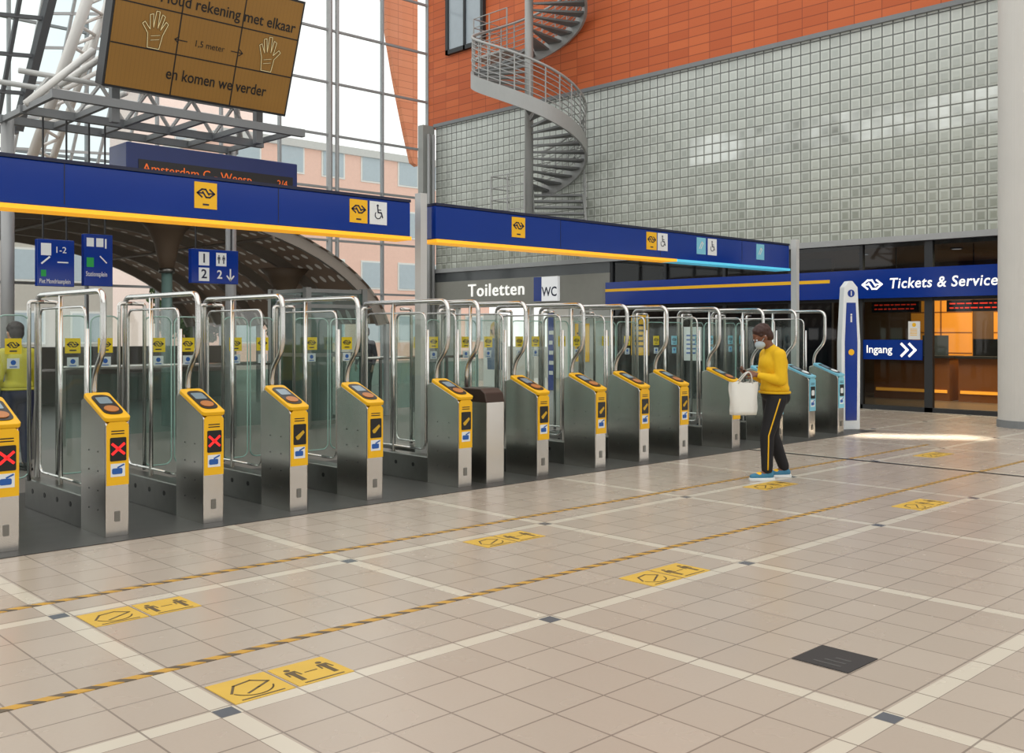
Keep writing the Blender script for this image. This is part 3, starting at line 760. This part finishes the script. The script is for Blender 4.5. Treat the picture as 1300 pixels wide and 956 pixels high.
for x in (4.1, 7.2): MB().tube([(x, 13.6, 0), (x, 13.6, 4.3)], .08, 14).build('post', GALV, r, smooth=True)

# hanging direction signs
def hang_sign(name, label, x0, x1, z0, z1, y, draw, top=4.22):
    r = thing(name, label, 'sign', ((x0+x1)/2, y, z0))
    MB().box((x0, y, z0), (x1, y+.1, z1)).build('panel', BLUE, r, bevel=.006)
    for x in (x0+.08, x1-.08): MB().tube([(x, y+.05, z1), (x, y+.05, top)], .012, 6).build('hanger', DKGREY, r)
    draw(r, x0, x1, z0, z1, y)
def d1(r, x0, x1, z0, z1, y):
    M = faceY((x0, y, z0)); w = x1-x0; h = z1-z0
    m = MB(M); m.rect(.04, h-.2, .16, h-.05); m.stroke([(.05,.28),(.14,.36)], .02); m.build('pictogram', STKW, r)
    m = MB(M); m.rect(.04, .12, .1, .2); m.build('green_plate', GREEN, r)
    m = MB(M); m.text('1-2', .11, .2, h-.13, .001); m.text('Piet Mondriaanplein', .08, .02, .06, .001, sx=.58); m.stroke([(.24,.3),(.36,.3)], .015); m.build('lettering', WHITE, r)
def d2(r, x0, x1, z0, z1, y):
    M = faceY((x0, y, z0)); h = z1-z0
    m = MB(M); m.rect(.03, h-.16, .12, h-.05); m.rect(.15, h-.16, .24, h-.05); m.stroke([(.27, h-.17), (.27, h-.06)], .02); m.build('pictogram', STKW, r)
    m = MB(M); m.rect(.03, .24, .12, .36); m.build('green_plate', GREEN, r)
    m = MB(M); m.text('Stationsplein', .085, .02, .15, .001, sx=.62); m.stroke([(.2,.38),(.28,.3)], .015); m.build('lettering', WHITE, r)
def d3(r, x0, x1, z0, z1, y):
    M = faceY((x0, y, z0))
    for a, b in ((.1,.24), (.1,.03), (.35,.24)):
        m = MB(M); m.rect(a, b, a+.15, b+.18); m.build('number_plate', STKW, r)
    m = MB(M); m.text('1', .17, .175, .33, .002, 'CENTER', bold=.003); m.text('2', .17, .175, .12, .002, 'CENTER', bold=.003)
    man_mark(m, .39, .33, .12); man_mark(m, .46, .33, .12); m.build('numeral', BLUED, r)
    m = MB(M); m.text('2', .16, .4, .12, .002, 'CENTER', bold=.003); m.stroke([(.56,.2),(.56,.06)], .02); m.stroke([(.51,.11),(.56,.05),(.61,.11)], .02); m.build('arrow', WHITE, r)
hang_sign('direction_sign', 'blue hanging direction sign at far left reading Piet Mondriaanplein', 4.2, 4.64, 2.14, 2.72, 12.8, d1)
hang_sign('direction_sign', 'blue hanging direction sign reading Stationsplein', 4.76, 5.12, 2.16, 2.82, 12.8, d2)
hang_sign('platform_sign', 'blue hanging sign with platform numbers 1 and 2', 6.05, 6.73, 2.23, 2.69, 12.5, d3, 3.3)

# ------------------------------------------------------------------ roof steelwork at upper left
r = thing('roof_truss', 'white steel roof truss rising at upper left', 'truss', tuple(atY(60, 250, 16)))
def tb(u0, v0, u1, v1, Y0, Y1, rad, mm=WHITE, nm='truss_tube'): MB().tube([atY(u0, v0, Y0), atY(u1, v1, Y1)], rad, 8).build(nm, mm, r, smooth=True)
tb(35, 215, 118, -20, 16, 14, .08, WHITE); tb(62, 215, 145, -20, 16.5, 14.5, .055, WHITE)
for k in range(9):
    a = k/9; b_ = (k+.5)/9; c_ = (k+1)/9
    p0 = (35+83*a, 215-235*a, 16-2*a); p1 = (62+83*b_, 215-235*b_, 16.5-2*b_); p2 = (35+83*c_, 215-235*c_, 16-2*c_)
    tb(p0[0], p0[1], p1[0], p1[1], p0[2], p1[2], .026); tb(p1[0], p1[1], p2[0], p2[1], p1[2], p2[2], .026)
tb(0, 158, 130, 88, 15.5, 15, .035); tb(130, 20, 60, 160, 15, 16, .04); tb(60, 158, 160, 118, 15, 13.5, .04)
r = thing('roof_light', 'sloping dark framed roof window at top left corner', 'window', tuple(atY(20, 165, 18)))
c = [atY(-70, 158, 18), atY(22, 165, 18), atY(70, -25, 17), atY(-70, -40, 17)]
m = MB()
for i in range(4): m.bar(c[i], c[(i+1)%4], .14)
for t in (.25, .5, .75): m.bar(c[0].lerp(c[3], t), c[1].lerp(c[2], t), .06)
for t in (.4, .7): m.bar(c[0].lerp(c[1], t), c[3].lerp(c[2], t), .06)
m.build('window_frame', mat('roof_frame_grey', (84, 88, 92), .5), r)
MB().face([tuple(p) for p in c]).build('pane', WGLASS, r)
# leaning glazed screen behind the truss
r = thing('glazed_screen', 'leaning glazed screen with pale bars behind the roof truss', 'window', tuple(atY(90, 230, 20)))
c = [atY(10, 230, 21), atY(150, 240, 21), atY(215, -30, 19), atY(60, -30, 19)]
m = MB()
for t in (0, .25, .5, .75, 1): m.bar(c[0].lerp(c[1], t), c[3].lerp(c[2], t), .05)
for t in (0, .17, .33, .5, .67, .83, 1): m.bar(c[0].lerp(c[3], t), c[1].lerp(c[2], t), .05)
m.build('glazing_bars', mat('pale_glazing_bar', (190, 194, 196), .5), r)
MB().face([tuple(p) for p in c]).build('pane', glass('sky_glass', (230, 240, 243), .7), r)

# platform canopy behind the gates (barrel vault)
r = thing('platform_canopy', 'arched platform canopy with perforated sheets and ribs behind the gates', 'canopy', (6.3, 19, 0))
def vault(a): return V((6.3 + 5.1*math.cos(a), 0, 1.3 + 2.5*math.sin(a)))
A = [math.radians(10 + 160*i/28) for i in range(29)]
m = MB()
for a, b in zip(A, A[1:]):
    p, q = vault(a), vault(b); m.face([(p.x, 15.2, p.z), (q.x, 15.2, q.z), (q.x, 23.5, q.z), (p.x, 23.5, p.z)])
m.build('roof_sheet', perf_mat(), r, smooth=True)
for y in (15.3, 16.9, 18.5, 20.1, 21.7, 23.2):
    m = MB()
    prev = None
    for a in A:
        p = vault(a); d = V((math.cos(a), 0, math.sin(a)))
        q = [m.bm.verts.new(V((p.x, y+dy, p.z)) + d*k) for dy, k in ((-.045,-.22),(.045,-.22),(.045,-.02),(-.045,-.02))]
        if prev:
            for k in range(4): m.bm.faces.new((prev[k], prev[(k+1)%4], q[(k+1)%4], q[k]))
        prev = q
    m.build('rib', mat('canopy_rib', (152, 144, 134), .5), r)
    for a in (A[0], A[-1]): p = vault(a); MB().tube([(p.x, y, 0), (p.x, y, p.z)], .06).build('post', GALV, r)
for k in range(5):
    p = vault(math.radians(30 + 30*k)); MB().tube([(p.x, 15.2, p.z-.26), (p.x, 23.4, p.z-.26)], .03, 6).build('purlin', mat('canopy_purlin', (120, 110, 100), .5), r)

# columns with flared brown heads carrying the canopy
CAPM = mat('bronze_brown_head', (108, 90, 72), .55)
for x, y, lab in ((7.35, 16.1, 'slim platform column with flared brown head right of the platform sign'), (9.9, 16.6, 'slim platform column with flared brown head behind the glass lift')):
    zt = 1.3 + 2.5*math.sqrt(max(0, 1-((x-6.3)/5.1)**2)) - .3
    t = thing('platform_column', lab, 'column', (x, y, 0), 'flared columns under the canopy')
    MB().tube([(x, y, 0), (x, y, zt-.8)], .09, 14).build('shaft', mat('column_green_grey', (120, 150, 144), .3), t, smooth=True)
    MB().tube([(x, y, zt-.85), (x, y, zt-.6), (x, y, zt-.4), (x, y, zt-.18), (x, y, zt)], .1, 20, [.1, .16, .2, .3, .46]).build('flared_head', CAPM, t, smooth=True)
    MB().tube([(x, y, zt-.88), (x, y, zt-.8)], .13, 16).build('collar', STEELD, t, smooth=True)

# lift tower, balustrades
r = thing('lift_tower', 'teal glass lift tower with steel frame behind the gates', 'lift', (9.2, 14.4, 0))
for x in (8.7, 9.8):
    for y in (13.9, 15.0): MB().box((x-.05, y-.05, 0), (x+.05, y+.05, 2.3)).build('post', STEELD, r)
for z in (.1, 1.2, 2.0, 2.25):
    m = MB()
    for a, b in (((8.7,13.9),(9.8,13.9)), ((8.7,15),(9.8,15)), ((8.7,13.9),(8.7,15)), ((9.8,13.9),(9.8,15))): m.bar((a[0],a[1],z), (b[0],b[1],z), .06)
    m.build('frame_rail', STEELD, r)
MB().face([(8.7,13.9,.1),(9.8,13.9,.1),(9.8,13.9,2.25),(8.7,13.9,2.25)]).build('pane', TEALG, r)
MB().face([(8.7,13.9,.1),(8.7,15,.1),(8.7,15,2.25),(8.7,13.9,2.25)]).build('pane', TEALG, r)
MB().box((8.85, 14.6, 0), (9.65, 14.9, 2.1)).build('door', STEELD, r)
for i, (x0, x1, y) in enumerate(((1.5, 4.2, 13.0), (5.0, 8.2, 14.2), (10.5, 13.8, 15.5))):
    r = thing('balustrade', ['glass balustrade behind the leftmost gates', 'glass balustrade left of the teal lift tower', 'glass balustrade right of the teal lift tower'][i], 'balustrade', ((x0+x1)/2, y, 0), 'glass balustrades beyond the gates')
    n = 5
    for k in range(n): x = x0 + (x1-x0)*k/(n-1); MB().box((x-.025, y-.02, 0), (x+.025, y+.02, 1.05)).build('post', STEELD, r)
    MB().tube([(x0, y, 1.08), (x1, y, 1.08)], .03).build('handrail', STEEL, r, smooth=True)
    MB().face([(x0,y,.1),(x1,y,.1),(x1,y,.98),(x0,y,.98)]).build('pane', TEALG, r)

# outside: buildings, sky haze put into their pale glowing colours, and trees
def building(label, x0, x1, y, h, mm, floors, group='buildings beyond the glass wall'):
    r = thing('apartment_building', label, 'building', ((x0+x1)/2, y, -.05), group)
    MB().box((x0, y, -.05), (x1, y+8, h)).build('wall', mm, r)
    MB().box((x0-.2, y-.2, h), (x1+.2, y+8.2, h+.4)).build('roof', CONC, r)
    n = int((x1-x0)/2.4)
    for f_ in range(floors):
        for k in range(n):
            x = x0 + (x1-x0)*(k+.5)/n; z = 1 + f_*3.0
            w_ = MB(faceY((x, y, z))).rect(-.75, 0, .75, 1.6, 0, .05).build('window', WHITE, r)
            MB(faceY((x, y-.05, z))).rect(-.65, .1, .65, 1.5, 0, .02).build('pane', mat('far_pane', (170, 182, 188), .2, es=.2), w_)
building('haze-paled red brick apartment block beyond the glass wall', 24, 42, 46, 11.4, BRICK, 4)
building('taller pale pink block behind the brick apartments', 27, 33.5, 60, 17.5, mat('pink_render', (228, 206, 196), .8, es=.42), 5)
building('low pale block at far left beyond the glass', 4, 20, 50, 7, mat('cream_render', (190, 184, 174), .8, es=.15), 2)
def tree(x, y, h, label):
    r = thing('tree', label, 'tree', (x, y, -.05), 'trees beyond the glass wall')
    MB().tube([(x, y, -.05), (x+.1, y, h*.4), (x, y, h*.75)], .15, 8, [.16, .12, .05]).build('trunk', mat('bark', (70, 56, 44), .9), r, smooth=True)
    m = MB()
    for k in range(1400):
        c = V((random.gauss(0, 1), random.gauss(0, 1), random.gauss(0, 1))).normalized()*random.uniform(.5, 1)
        p = V((x + c.x*h*.33, y + c.y*h*.33, h*.62 + c.z*h*.36)); e = Euler([random.uniform(0, 6) for _ in range(3)]).to_matrix(); s = .17
        m.face([p + e @ V((-s,0,0)), p + e @ V((0,-s*.5,0)), p + e @ V((s,0,0)), p + e @ V((0,s*.5,0))])
    m.build('foliage', LEAF, r, fixn=False)
for x, y, h, l in ((14.6, 30, 4.4, 'leafy tree outside behind the middle gates'), (18.5, 31, 5, 'leafy tree outside near the toilet wall')): tree(x, y, h, l)

# ------------------------------------------------------------------ floor marks
for y, x1, lab in ((4.445, 14.5, 'striped yellow and black floor tape nearer the camera'), (6.02, 13.8, 'striped yellow and black floor tape nearer the gates')):
    tag(MB().box((-2, y-.026, 0), (x1, y+.026, .003)).build('floor_tape', TAPE), lab, 'floor tape', 'striped floor tapes')
tag(MB().box((11.46, -6, 0), (11.53, 7.4, .004)).build('floor_joint', BLACK), 'black expansion joint across the tiles at right', 'floor joint')
r = thing('floor_plaque', 'dark engraved stone tile set in the floor at lower right', 'floor plaque', (4.42, 2.38, 0))
MB().box((4.275, 2.235, 0), (4.565, 2.525, .004)).build('slab', mat('dark_slate', (48, 48, 48), .6), r)
m = MB()
for k in range(3): m.box((4.32+.05*k, 2.3, .004), (4.335+.05*k, 2.44-.03*k, .005))
m.build('engraving', mat('slate_mark', (80, 80, 78), .7), r)
STY = mat('floor_sticker_yellow', (222, 182, 70), .5, var=.2)
STB = mat('worn_print_brown', (96, 80, 50), .6)
def sticker(x, y, kind, label):
    r = thing('floor_sticker', label, 'floor sticker', (x, y, 0), 'yellow distance stickers on the floor')
    MB().box((x-.145, y-.14, 0), (x+.145, y+.14, .003)).build('sheet', STY, r)
    m = MB(Matrix.Translation((x, y, .003)))
    if kind == 'men':
        man_mark(m, -.085, 0, .18, 0, .001); man_mark(m, .085, 0, .18, 0, .001)
        m.stroke([(-.03, .0), (.03, .0)], .008, 0, .001); m.stroke([(-.1,-.12),(.1,-.12)], .01, 0, .001)
    else:
        m.stroke([(-.1,-.02),(-.05,.06),(.04,.08),(.1,.02),(.03,-.02),(-.04,-.06)], .012, 0, .001); m.arc((.0, .0), .1, 200, 340, .008, 0, .001); m.stroke([(-.1,-.12),(.1,-.12)], .01, 0, .001)
    m.build('pictogram', STB, r)
for x, y, where in ((2.35, 3.97, 'at the bottom edge left of centre'), (2.35, 5.49, 'at lower left between the tapes'), (5.17, 3.97, 'mid floor, before the nearer tape'), (5.17, 5.49, 'mid floor, between the tapes'), (8.95, 5.53, 'beside the feet of the person'), (8.95, 3.97, 'right of the person, past the tape'), (12.7, 5.47, 'near the sunlit patch')):
    sticker(x-.155, y, 'mask', 'yellow floor sticker with hand pictogram ' + where)
    sticker(x+.155, y, 'men', 'yellow floor sticker with two figures ' + where)

# ------------------------------------------------------------------ people
def fuse(mb, name, m, parent, voxel, label=None, it=4):
    me = bpy.data.meshes.new('tmp'); mb.bm.to_mesh(me); mb.bm.free()
    o = bpy.data.objects.new('tmp', me); COL.objects.link(o)
    md = o.modifiers.new('r', 'REMESH'); md.mode = 'VOXEL'; md.voxel_size = voxel
    sm = o.modifiers.new('s', 'SMOOTH'); sm.iterations = it; sm.factor = .5
    bpy.context.view_layer.update()
    nm = bpy.data.meshes.new_from_object(o.evaluated_get(bpy.context.evaluated_depsgraph_get())); nm.name = name
    bpy.data.objects.remove(o); bpy.data.meshes.remove(me)
    nm.materials.clear(); nm.materials.append(m)
    for p in nm.polygons: p.use_smooth = True
    ob = bpy.data.objects.new(name, nm); COL.objects.link(ob); ob.parent = parent
    if label: ob['label'] = label
    return ob

def hand(mb, wrist, d, n, side, curl=(28, 40, 30)):
    d = V(d).normalized(); n = (V(n) - d*V(n).dot(d)).normalized(); s = d.cross(n)*side
    w_ = V(wrist); L = [.070, .078, .073, .056]
    for k in range(4):
        off = (-.030 + .0205*k)
        kn = w_ + d*(.085 - .006*abs(k-1)) - s*off
        mb.caps(w_ + d*.01 - s*off*.6, kn, .014, .0105)
        p = kn; ang = 0
        for j, (f_, c_) in enumerate(zip((.45, .31, .24), curl)):
            ang += math.radians(c_); q = p + (d*math.cos(ang) + n*math.sin(ang))*L[k]*f_
            mb.caps(p, q, .0085-.0007*j, .0078-.0007*j); p = q
    b0 = w_ + d*.025 + s*.028 ; b1 = b0 + (d*.6 + s*.75 + n*.25).normalized()*.035; b2 = b1 + (d*.85 + s*.1 + n*.5).normalized()*.03; b3 = b2 + (d*.8 - s*.25 + n*.5).normalized()*.024
    mb.caps(w_ + d*.012 + s*.014, b0, .014, .0125); mb.caps(b0, b1, .012, .0105); mb.caps(b1, b2, .0105, .0095); mb.caps(b2, b3, .0095, .008)

def person(loc, rz, label, J, skin, hair, top, trousers, shoe, sole, vox=.006, mask=None, stripe=None, pitch=20, hands=None, B=1.0):
    """B = build factor of torso and limbs"""
    r = thing('person', label, 'person', loc, None, rz)
    hc = V(J['head']); Mh = Matrix.Translation(hc) @ Matrix.Rotation(math.radians(pitch), 4, 'Y')
    R3 = Mh.to_3x3()
    b = MB()
    def he(c, rad): b.ell(Mh @ V(c), rad, R3)
    he((-.008,0,.03), (.092,.073,.083)); he((.018,0,-.03), (.068,.06,.085)); he((.043,0,-.083), (.034,.038,.028))
    b.caps(Mh @ V((.086,0,.012)), Mh @ V((.102,0,-.024)), .009, .013)
    for s in (-1, 1):
        he((-.006, s*.073, -.008), (.02,.011,.031)); he((.068, s*.033, .028), (.02,.022,.01)); he((.09, s*.011, -.028), (.01,.009,.008))
    he((.082,0,-.055), (.011,.024,.007)); he((.08,0,-.067), (.011,.021,.008))
    b.caps(V(J['neck']), Mh @ V((-.02,0,-.07)), .055, .05)
    pel, ch = V(J['pelvis']), V(J['chest'])
    b.ell(pel, (.11,.15,.11)); b.ell(ch, (.105,.15,.17)); b.caps(pel, ch, .105, .105); b.caps(ch + V((0,0,.08)), V(J['neck']), .08, .05)
    legs = {}
    for s, nm in ((1, 'L'), (-1, 'R')):
        h, k, a = V(J['hip'+nm]), V(J['knee'+nm]), V(J['ankle'+nm]); legs[nm] = (h, k, a)
        b.caps(h, k, .082, .054); b.caps(k, k.lerp(a, .3) + V((-.012,0,0)), .052, .053); b.caps(k.lerp(a, .3) + V((-.012,0,0)), a, .053, .034)
        b.caps(a, a + V((.1,0,-.035)), .034, .03)
        sh, e, wr = V(J['sh'+nm]), V(J['el'+nm]), V(J['wr'+nm])
        b.caps(sh, e, .05, .038); b.caps(e, e.lerp(wr, .3), .038, .038); b.caps(e.lerp(wr, .3), wr, .038, .025)
        hd, hn, cu = hands[nm]; hand(b, wr, hd, hn, s, cu)
    fuse(b, 'body', skin, r, vox, it=2)
    for s in (-1, 1):
        e = MB(); e.ell(Mh @ V((.079, s*.032, .012)), (.011,.015,.009), R3, 2); e = e.build('eye', STKW, r, smooth=True, local=True)
        p = MB(); p.ell(Mh @ V((.088, s*.032, .012)), (.004,.006,.006), R3, 2); p.build('iris', BLACK, e, smooth=True, local=True)
    # hair
    h = MB()
    for c, rad in (((-.028,0,.05), (.1,.086,.083)), ((-.06,0,.0), (.07,.083,.085)), ((-.072,0,-.04), (.044,.066,.052))): h.ell(Mh @ V(c), rad, R3)
    for k in range(60):
        th, ph = random.uniform(0, 6.28), random.uniform(-.1, 1.4)
        c = V((-.03 + .096*math.cos(th)*math.cos(ph), .083*math.sin(th)*math.cos(ph), .045 + .08*math.sin(ph)))
        if c.x < .05 or c.z > .09: h.ell(Mh @ c, (.018,.018,.018), None, 1)
    fuse(h, 'hair', hair, r, .009, it=2)
    # top
    t = MB(); t.ell(ch, (.128*B,.172*B,.18)); t.ell(ch + V((.02,0,.02)), (.125*B,.15*B,.12)); t.caps(pel + V((0,0,.05)), ch, .132*B, .128*B)
    t.ell(pel + V((0,0,.04)), (.136*B,.172*B,.085)); t.caps(ch + V((0,0,.1)), V(J['neck']) - V((.01,0,.01)), .1*B, .068)
    for nm in 'LR':
        sh, e, wr = V(J['sh'+nm]), V(J['el'+nm]), V(J['wr'+nm])
        t.caps(ch + V((0,sh.y*.4,.1)), sh, .075*B, .066*B); t.caps(sh, e, .066*B, .055*B); t.caps(e, e.lerp(wr, .86), .055*B, .038)
    tp = fuse(t, 'top', top, r, .011, it=5)
    hb = MB()
    ring = [(pel.x + .137*B*math.cos(i*math.pi/18), pel.y + .174*B*math.sin(i*math.pi/18), pel.z + .0) for i in range(37)]
    hb.tube(ring, .014, 6).build('hem', top, tp, smooth=True, local=True)
    # trousers
    q = MB(); q.ell(pel - V((0,0,.01)), (.13*B,.163*B,.11)); q.ell(pel + V((-.05*B,0,-.05)), (.1*B,.14*B,.105))
    for nm in 'LR':
        a_, k, an = legs[nm]; q.caps(a_, k, .1*B, .07*B); q.caps(k, an + V((0,0,.03)), .07*B, .054*B)
    tr = fuse(q, 'trousers', trousers, r, .011, it=4)
    if stripe:
        for s, nm in ((1, 'L'), (-1, 'R')):
            a_, k, an = legs[nm]; pts = []
            for i in range(13):
                f_ = i/12
                if f_ < .5: c, rad = a_.lerp(k, f_*2), .1 + (.07-.1)*f_*2
                else: c, rad = k.lerp(an + V((0,0,.03)), f_*2-1), .07 + (.054-.07)*(f_*2-1)
                pts.append(c + V((.015, s*(rad*B-.004), 0)))
            MB().tube(pts, .0075, 6).build('side_stripe', stripe, tr, smooth=True, local=True)
    for nm in 'LR':
        an = legs[nm][2]
        s_ = MB(); s_.caps((an.x-.035, an.y, .055), (an.x+.06, an.y, .05), .042, .04); s_.caps((an.x+.06, an.y, .05), (an.x+.165, an.y, .042), .042, .032); s_.caps((an.x-.01, an.y, .08), (an.x, an.y, .11), .044, .042)
        sh_ = fuse(s_, 'shoe', shoe, r, .008, it=3)
        MB(Matrix.Translation((an.x, an.y, 0))).prism([(-.085,0),(-.075,-.036),(-.03,-.044),(.08,-.05),(.16,-.042),(.2,-.015),(.2,.015),(.16,.042),(.08,.05),(-.03,.044),(-.075,.036)], 0, .032).build('sole', sole, sh_, local=True, bevel=.006)
        if mask:
            m_ = MB(); m_.ell((an.x+.085, an.y, .062), (.05, .034, .03)); m_.build('toe_panel', YELL, sh_, local=True, smooth=True)
    if mask:
        k = MB(); k.ell(Mh @ V((.05,0,-.05)), (.066,.06,.058), R3); k.caps(Mh @ V((.095,0,-.02)), Mh @ V((.1,0,-.05)), .018, .02)
        mk = fuse(k, 'face_mask', mask, r, .008, it=3)
        for s in (-1, 1): MB().tube([Mh @ V((.06, s*.058, -.03)), Mh @ V((.0, s*.078, .0)), Mh @ V((-.02, s*.082, .012))], .003, 5).build('ear_loop', mask, mk, local=True)
    return r

SKIN = mat('brown_skin', (124, 80, 58), .5); SKINP = mat('fair_skin', (205, 160, 135), .5)
HAIRD = mat('dark_hair', (44, 28, 26), .6, var=.4, scale=40)
HAIRR = mat('reddish_brown_hair', (64, 36, 28), .6, var=.4, scale=40)
KNIT = mat('yellow_knit', (238, 190, 18), .8, var=.15, scale=18)
BLKF = mat('black_fabric', (20, 20, 24), .75, var=.3)
TEAL = mat('blue_shoe', (60, 128, 160), .6)
J = dict(head=(.105,0,1.52), neck=(.015,0,1.4), pelvis=(-.04,0,.93), chest=(-.03,0,1.22),
         hipL=(-.03,.085,.87), kneeL=(.085,.09,.48), ankleL=(.09,.1,.085), hipR=(-.05,-.085,.87), kneeR=(-.05,-.09,.47), ankleR=(-.19,-.095,.085),
         shL=(-.02,.165,1.33), elL=(-.02,.215,1.06), wrL=(.21,.1,1.12), shR=(-.02,-.165,1.33), elR=(.01,-.21,1.07), wrR=(.23,-.07,1.13))
hd = dict(L=((.9,-.35,.25), (.1,-.6,-.6), (30,45,30)), R=((.9,.2,.2), (-.1,.25,1), (35,50,35)))
ploc = (9.365, 5.78, 0); prz = math.radians(146)
person(ploc, prz, 'person in a yellow sweater and striped black trousers looking at a phone', J, SKIN, HAIRR, KNIT, BLKF, TEAL, STKW, .0055, mat('mask_pale_blue', (186, 202, 210), .7), YELL, 34, hd, 1.1)
Mw = Matrix.Translation(ploc) @ Matrix.Rotation(prz, 4, 'Z')
r = thing('smartphone', 'dark smartphone held in both hands of the person in yellow', 'phone', tuple(Mw @ V((.30,-.045,1.165))), None, prz)
Mph = frame((0,0,0), (0,1,0), (.9,0,.35))
MB(Mph).prism(rr(-.036, -.07, .036, .07, .008), -.004, .004).build('body', BLACK, r, local=True)
MB(Mph).rect(-.032, -.062, .032, .062, .004, .0045).build('screen', mat('phone_screen', (60, 70, 84), .15), r, local=True)
bo = Mw @ V((.36, .10, 0))
r = thing('shopping_bag', 'white shopping bag hanging from the arm of the person in yellow', 'bag', (bo.x, bo.y, .70), None, prz)
m = MB()
lo = [(-.125,-.05),(.125,-.045),(.12,.05),(-.13,.05)]; hi = [(-.15,-.035),(.145,-.035),(.15,.035),(-.15,.035)]
N = 8
rings = []
for k in range(N+1):
    t = k/N; ring = []
    for i in range(4):
        a = V(lo[i])*(1-t) + V(hi[i])*t; b_ = V(lo[(i+1)%4])*(1-t) + V(hi[(i+1)%4])*t
        for q in range(4):
            p = a.lerp(b_, q/4); puff = 1 + .3*math.sin(math.pi*t)*(.6 + .4*math.sin(2.3*q + 1.7*i + 5*t))
            ring.append(m.bm.verts.new((p.x + .007*math.sin(9*t + q + i), p.y*puff, .345*t + .012*math.sin(2*q + 3*i)*t)))
    rings.append(ring)
m.bm.faces.new(rings[0][::-1])
for A_, B_ in zip(rings, rings[1:]):
    for k in range(16): m.bm.faces.new((A_[k], A_[(k+1)%16], B_[(k+1)%16], B_[k]))
m.build('body', mat('bag_white', (234, 234, 226), .6, var=.1), r, local=True, smooth=True)
for y in (-.035, .035): MB().tube(round_path([(-.09,y,.33),(-.085,y*.6,.42),(-.065,y*.2,.455),(-.03,y*.6,.44),(.07,y,.33)], .04), .007, 6).build('handle', mat('bag_handle', (215, 215, 208), .6), r, local=True, smooth=True)

# background people
J2 = dict(J); J2.update(head=(.04,0,1.56), neck=(-.01,0,1.4), elL=(-.05,.22,1.06), wrL=(.05,.22,.83), elR=(-.02,-.22,1.06), wrR=(.1,-.2,.84), kneeL=(.03,.09,.48), ankleL=(.02,.1,.085), kneeR=(-.03,-.09,.47), ankleR=(-.06,-.095,.085))
hd2 = dict(L=((.2,0,-1), (0,-1,0), (15,20,15)), R=((.2,0,-1), (0,1,0), (15,20,15)))
person((3.72, 12.05, 0), math.radians(100), 'person in a yellow high visibility jacket beyond the leftmost gates', J2, SKINP, HAIRD, mat('hi_vis', (196, 190, 60), .7), mat('navy_fabric', (34, 42, 70), .8), BLACK, BLACK, .012, None, None, 5, hd2)
person((12.9, 18.2, 0), math.radians(200), 'distant person in dark clothes behind the middle gates', J2, SKINP, HAIRD, mat('dark_jacket', (40, 42, 52), .8), BLKF, BLACK, BLACK, .012, None, None, 5, hd2)
